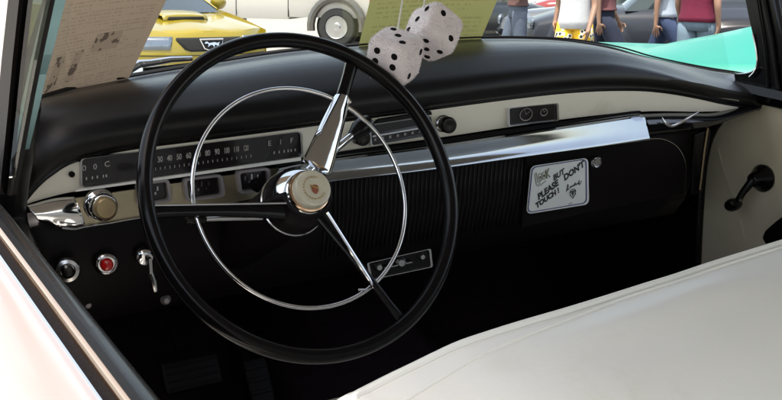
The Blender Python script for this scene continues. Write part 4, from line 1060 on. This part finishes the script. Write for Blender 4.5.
def person(px, d, face, label, shirt, pants, hem, leg_end, stride=.18, sleeve=.5, scale=1., elbows=(0, 0), swing=.12):
    """face: heading like the cars; hem: bottom of the shirt; leg_end: bottom of shorts/trousers"""
    p, az = G(px, d)
    m_ = Matrix.Translation(p) @ Matrix.Rotation(-az-math.radians(face), 4, 'Z') @ Matrix.Scale(scale, 4)
    r = root('person', (0, 0, 0), label, 'person', 'people walking past the car', mtx=m_)
    N = {'pel': (0, 0, .98), 'wai': (0, .0, 1.10), 'che': (0, .015, 1.30), 'nb': (0, 0, 1.47), 'nk': (0, .015, 1.54), 'hd': (0, .03, 1.62), 'hd2': (0, .035, 1.72)}
    RD = {'pel': (.155, .11), 'wai': (.135, .095), 'che': (.165, .11), 'nb': (.085, .07), 'nk': (.055, .055), 'hd': (.072, .085), 'hd2': (.070, .085)}
    E_ = [('pel', 'wai'), ('wai', 'che'), ('che', 'nb'), ('nb', 'nk'), ('nk', 'hd'), ('hd', 'hd2')]
    for s_, t in ((-1, 'l'), (1, 'r')):
        f = s_*stride
        N.update({'hp'+t: (s_*.10, .02*f, .93), 'kn'+t: (s_*.10, f*.75+.05, .50), 'an'+t: (s_*.10, f*1.25-.02*(f < 0), .09+(.06 if f < 0 else 0)), 'to'+t: (s_*.115, f*1.25+.17, .04)})
        RD.update({'hp'+t: .095, 'kn'+t: .057, 'an'+t: .038, 'to'+t: .034})
        E_ += [('pel', 'hp'+t), ('hp'+t, 'kn'+t), ('kn'+t, 'an'+t), ('an'+t, 'to'+t)]
        g_ = -s_*swing
        el = elbows[0 if s_ < 0 else 1]
        N.update({'sh'+t: (s_*.19, 0, 1.42), 'el'+t: (s_*.25, g_*.6-.02, 1.12), 'wr'+t: (s_*.26, g_*1.6+.06+el*.15, .88+el*.12), 'pa'+t: (s_*.262, g_*1.8+.08+el*.2, .81+el*.12)})
        RD.update({'sh'+t: .058, 'el'+t: .040, 'wr'+t: .027, 'pa'+t: (.020, .036)})
        E_ += [('che', 'sh'+t), ('sh'+t, 'el'+t), ('el'+t, 'wr'+t), ('wr'+t, 'pa'+t)]
        b = V(N['pa'+t])
        for k, (dy, dz, ln) in enumerate(((.028, -.02, .07), (.010, -.03, .085), (-.010, -.03, .08), (-.027, -.022, .06), (.045, .025, .055))):
            a1 = b+V((-s_*.004, dy, dz)); a2 = a1+V((-s_*.012, dy*.25+(.012 if k == 4 else 0), -ln*.55)); a3 = a2+V((-s_*.02, 0, -ln*.4))
            for i, q in enumerate((a1, a2, a3)): N[f'f{t}{k}{i}'] = tuple(q); RD[f'f{t}{k}{i}'] = (.0105, .0095, .0075)[i]
            E_ += [('pa'+t, f'f{t}{k}0'), (f'f{t}{k}0', f'f{t}{k}1'), (f'f{t}{k}1', f'f{t}{k}2')]
    body = skin_mesh('body', N, E_, RD, 'skin', r, 'pel', 2)
    # clothes: loose shells over the same skeleton
    def ringed(path, rx, ry, name, m, par=r, seg=20, amp=.011):
        rows_ = []
        for i, (c, a, b) in enumerate(zip(path, rx, ry)):
            rows_.append([V(c)+V((a*math.cos(q), b*math.sin(q), 0))*(1+amp*8*noise.noise(V((math.cos(q)*2, math.sin(q)*2, c[2]*5+px)))) for q in [2*PI*j/seg for j in range(seg)]])
        return MB().loft(rows_, cu=True).build(name, m, par, base=V((0, 0, 0)), solid=.006)
    zs = [1.50, 1.46, 1.40, 1.28, 1.15, 1.04, (1.04+hem)/2, hem]
    ringed([(0, .005, z) for z in zs], [.07, .14, .20, .205, .185, .19, .205, .215], [.07, .095, .125, .135, .125, .135, .145, .15], 'shirt', shirt)
    for t in 'lr':
        a, b = V(N['sh'+t]), V(N['el'+t]); ang = [a+(a-V((0, 0, 1.42)))*-.15, a, lerp(a, b, sleeve*.5), lerp(a, b, sleeve)]
        MB().tube(ang, [.075, .075, .068, .066], 12).build('sleeve', shirt, r)
    # trousers
    ringed([(0, 0, z) for z in (1.05, .99, .92, .84)], [.165, .18, .19, .185], [.115, .125, .13, .12], 'trouser_seat', pants)
    for t in 'lr':
        h_, k_, a_ = V(N['hp'+t]), V(N['kn'+t]), V(N['an'+t]); path = []; rr = []
        full = [h_+V((0, 0, .0)), lerp(h_, k_, .33), lerp(h_, k_, .66), k_, lerp(k_, a_, .4), lerp(k_, a_, .8), a_+V((0, 0, -.03))]
        short = leg_end > .3
        wd = [.105, .105, .10, .088, .085, .085, .09] if not short else [.11, .118, .124, .13, .1, .1, .1]
        for q, w_ in zip(full, wd):
            if q.z >= leg_end-.03: path.append(q); rr.append(w_)
        ringed(path, rr, rr, 'trouser_leg', pants)
        an, to = V(N['an'+t]), V(N['to'+t])
        MB().loft([[lerp(an+V((0, -.07, 0)), to+V((0, .06, 0)), s)+V((.045*w2*math.cos(q), 0, -.035*0+(.05-.02*s)*math.sin(q)*w2-.01)) for q in [2*PI*j/10 for j in range(10)]] for s, w2 in ((0, .5), (.12, .95), (.5, 1.), (.85, .9), (1, .45))], cu=True, caps=True).build('shoe', 'shoe', r)
    # head: face and hair
    hc = V((0, .035, 1.67))
    rows_ = []
    for i in range(9):
        f = PI*(i/8)*.62; rows_.append([hc+V((.083*math.sin(f)*math.cos(q), -.012+.100*math.sin(f)*math.sin(q)-(.015 if math.sin(q) > .3 and i > 5 else 0), .118*math.cos(f)+.008)) for q in [2*PI*j/18 for j in range(18)]])
    MB().loft(rows_, cu=True).build('hair', 'hair', r)
    fc = MB()
    fc.lathe([(.012, 0), (.016, .01), (.010, .024), (0, .026)], hc+V((0, .078, -.02)), (0, 1, -.4), 10)
    for s_ in (-1, 1): fc.lathe([(.006, 0), (.024, .006), (.020, .012), (0, .014)], hc+V((s_*.074, -.005, -.01)), (s_, -.3, 0), 10)
    fc.build('nose_and_ears', 'skin', body, base=V((0, 0, 0)))
    for s_ in (-1, 1): MB().lathe([(.010, 0), (.008, .005), (0, .007)], hc+V((s_*.030, .080, .012)), (0, 1, 0), 10).build('eye', 'felt', body, base=V((0, 0, 0)))
    MB().tube([hc+V((-.022, .083, -.060)), hc+V((0, .090, -.062)), hc+V((.022, .083, -.060))], .004, 6).build('mouth', 'maroon', body, base=V((0, 0, 0)))
    return r
person(513, 15.5, -100, 'walker in grey-blue jeans and dark top beside the yellow-green sheet', 'browntop', 'greyjeans', 1.0, .05, stride=.10, swing=.05, elbows=(3, 3))
person(570, 12.6, -160, 'walker in white t-shirt and yellow floral shorts', 'whitetee', 'floral', zof(21, 12.6), zof(46, 12.6), stride=.08, elbows=(0, .6), scale=.97)
person(598, 14.0, 95, 'walker in navy shorts and faded red top, next to the floral shorts', 'redtop', 'navy', zof(5, 14.0), .48, stride=.24, swing=.06)
person(659, 13.8, 100, 'walker in blue jeans and pale blue shirt, mid-stride beside the maroon shirt', 'bluetee', 'bluejeans', zof(10, 13.8), .05, stride=.28, swing=.08)
person(690, 12.6, 20, 'walker in maroon shirt and light blue jeans', 'maroon', 'lightjeans', zof(14, 12.6), .05, stride=.10, elbows=(0, .5))

# ================================================================== LIGHT, SKY, CAMERA
to_sun = (M.to_3x3() @ V((-.25, -.06, .95))).normalized()
el = math.asin(to_sun.z); azs = math.atan2(to_sun.x, to_sun.y)
sl = bpy.data.lights.new('sun', 'SUN'); sl.energy = 2.4; sl.angle = math.radians(.5); sl.color = (1, .95, .88)
so = bpy.data.objects.new('sun', sl); COL.objects.link(so); so.rotation_euler = to_sun.to_track_quat('Z', 'Y').to_euler()
wd = bpy.data.worlds.new('World'); S.world = wd; wd.use_nodes = True
nt = wd.node_tree; bg = nt.nodes['Background']; sk = nt.nodes.new('ShaderNodeTexSky'); sk.sky_type = 'NISHITA'; sk.sun_disc = False
sk.sun_elevation = el; sk.sun_rotation = azs; sk.air_density = 1.; sk.dust_density = 2.; sk.ozone_density = 1.
hs_ = nt.nodes.new('ShaderNodeHueSaturation'); hs_.inputs['Saturation'].default_value = .75
wm = nt.nodes.new('ShaderNodeMix'); wm.data_type = 'RGBA'; wm.blend_type = 'MULTIPLY'; wm.inputs[0].default_value = 1; wm.inputs[7].default_value = (1.09, 1., .87, 1)
nt.links.new(sk.outputs[0], hs_.inputs['Color']); nt.links.new(hs_.outputs[0], wm.inputs[6])
nt.links.new(wm.outputs[2], bg.inputs[0]); bg.inputs[1].default_value = .15
cd = bpy.data.cameras.new('camera'); cd.sensor_width = 36; cd.sensor_fit = 'HORIZONTAL'; cd.lens = FPX/782*36; cd.clip_end = 1000; cd.clip_start = .02
co = bpy.data.objects.new('camera', cd); COL.objects.link(co)
mm = Matrix((RT, UP, -FW)).transposed().to_4x4(); mm.translation = CAM
co.matrix_world = M @ mm
S.camera = co
S.view_settings.view_transform = 'Standard'; S.view_settings.look = 'None'; S.view_settings.gamma = 1; S.view_settings.use_curve_mapping = False
S.view_settings.exposure = 1.6
S.render.engine = 'CYCLES'
S.cycles.max_bounces = 8; S.cycles.diffuse_bounces = 4; S.cycles.glossy_bounces = 4; S.cycles.transparent_max_bounces = 12
S.cycles.use_denoising = True; S.cycles.sample_clamp_indirect = 8
for o in S.objects:
    if '_b' in o: del o['_b']
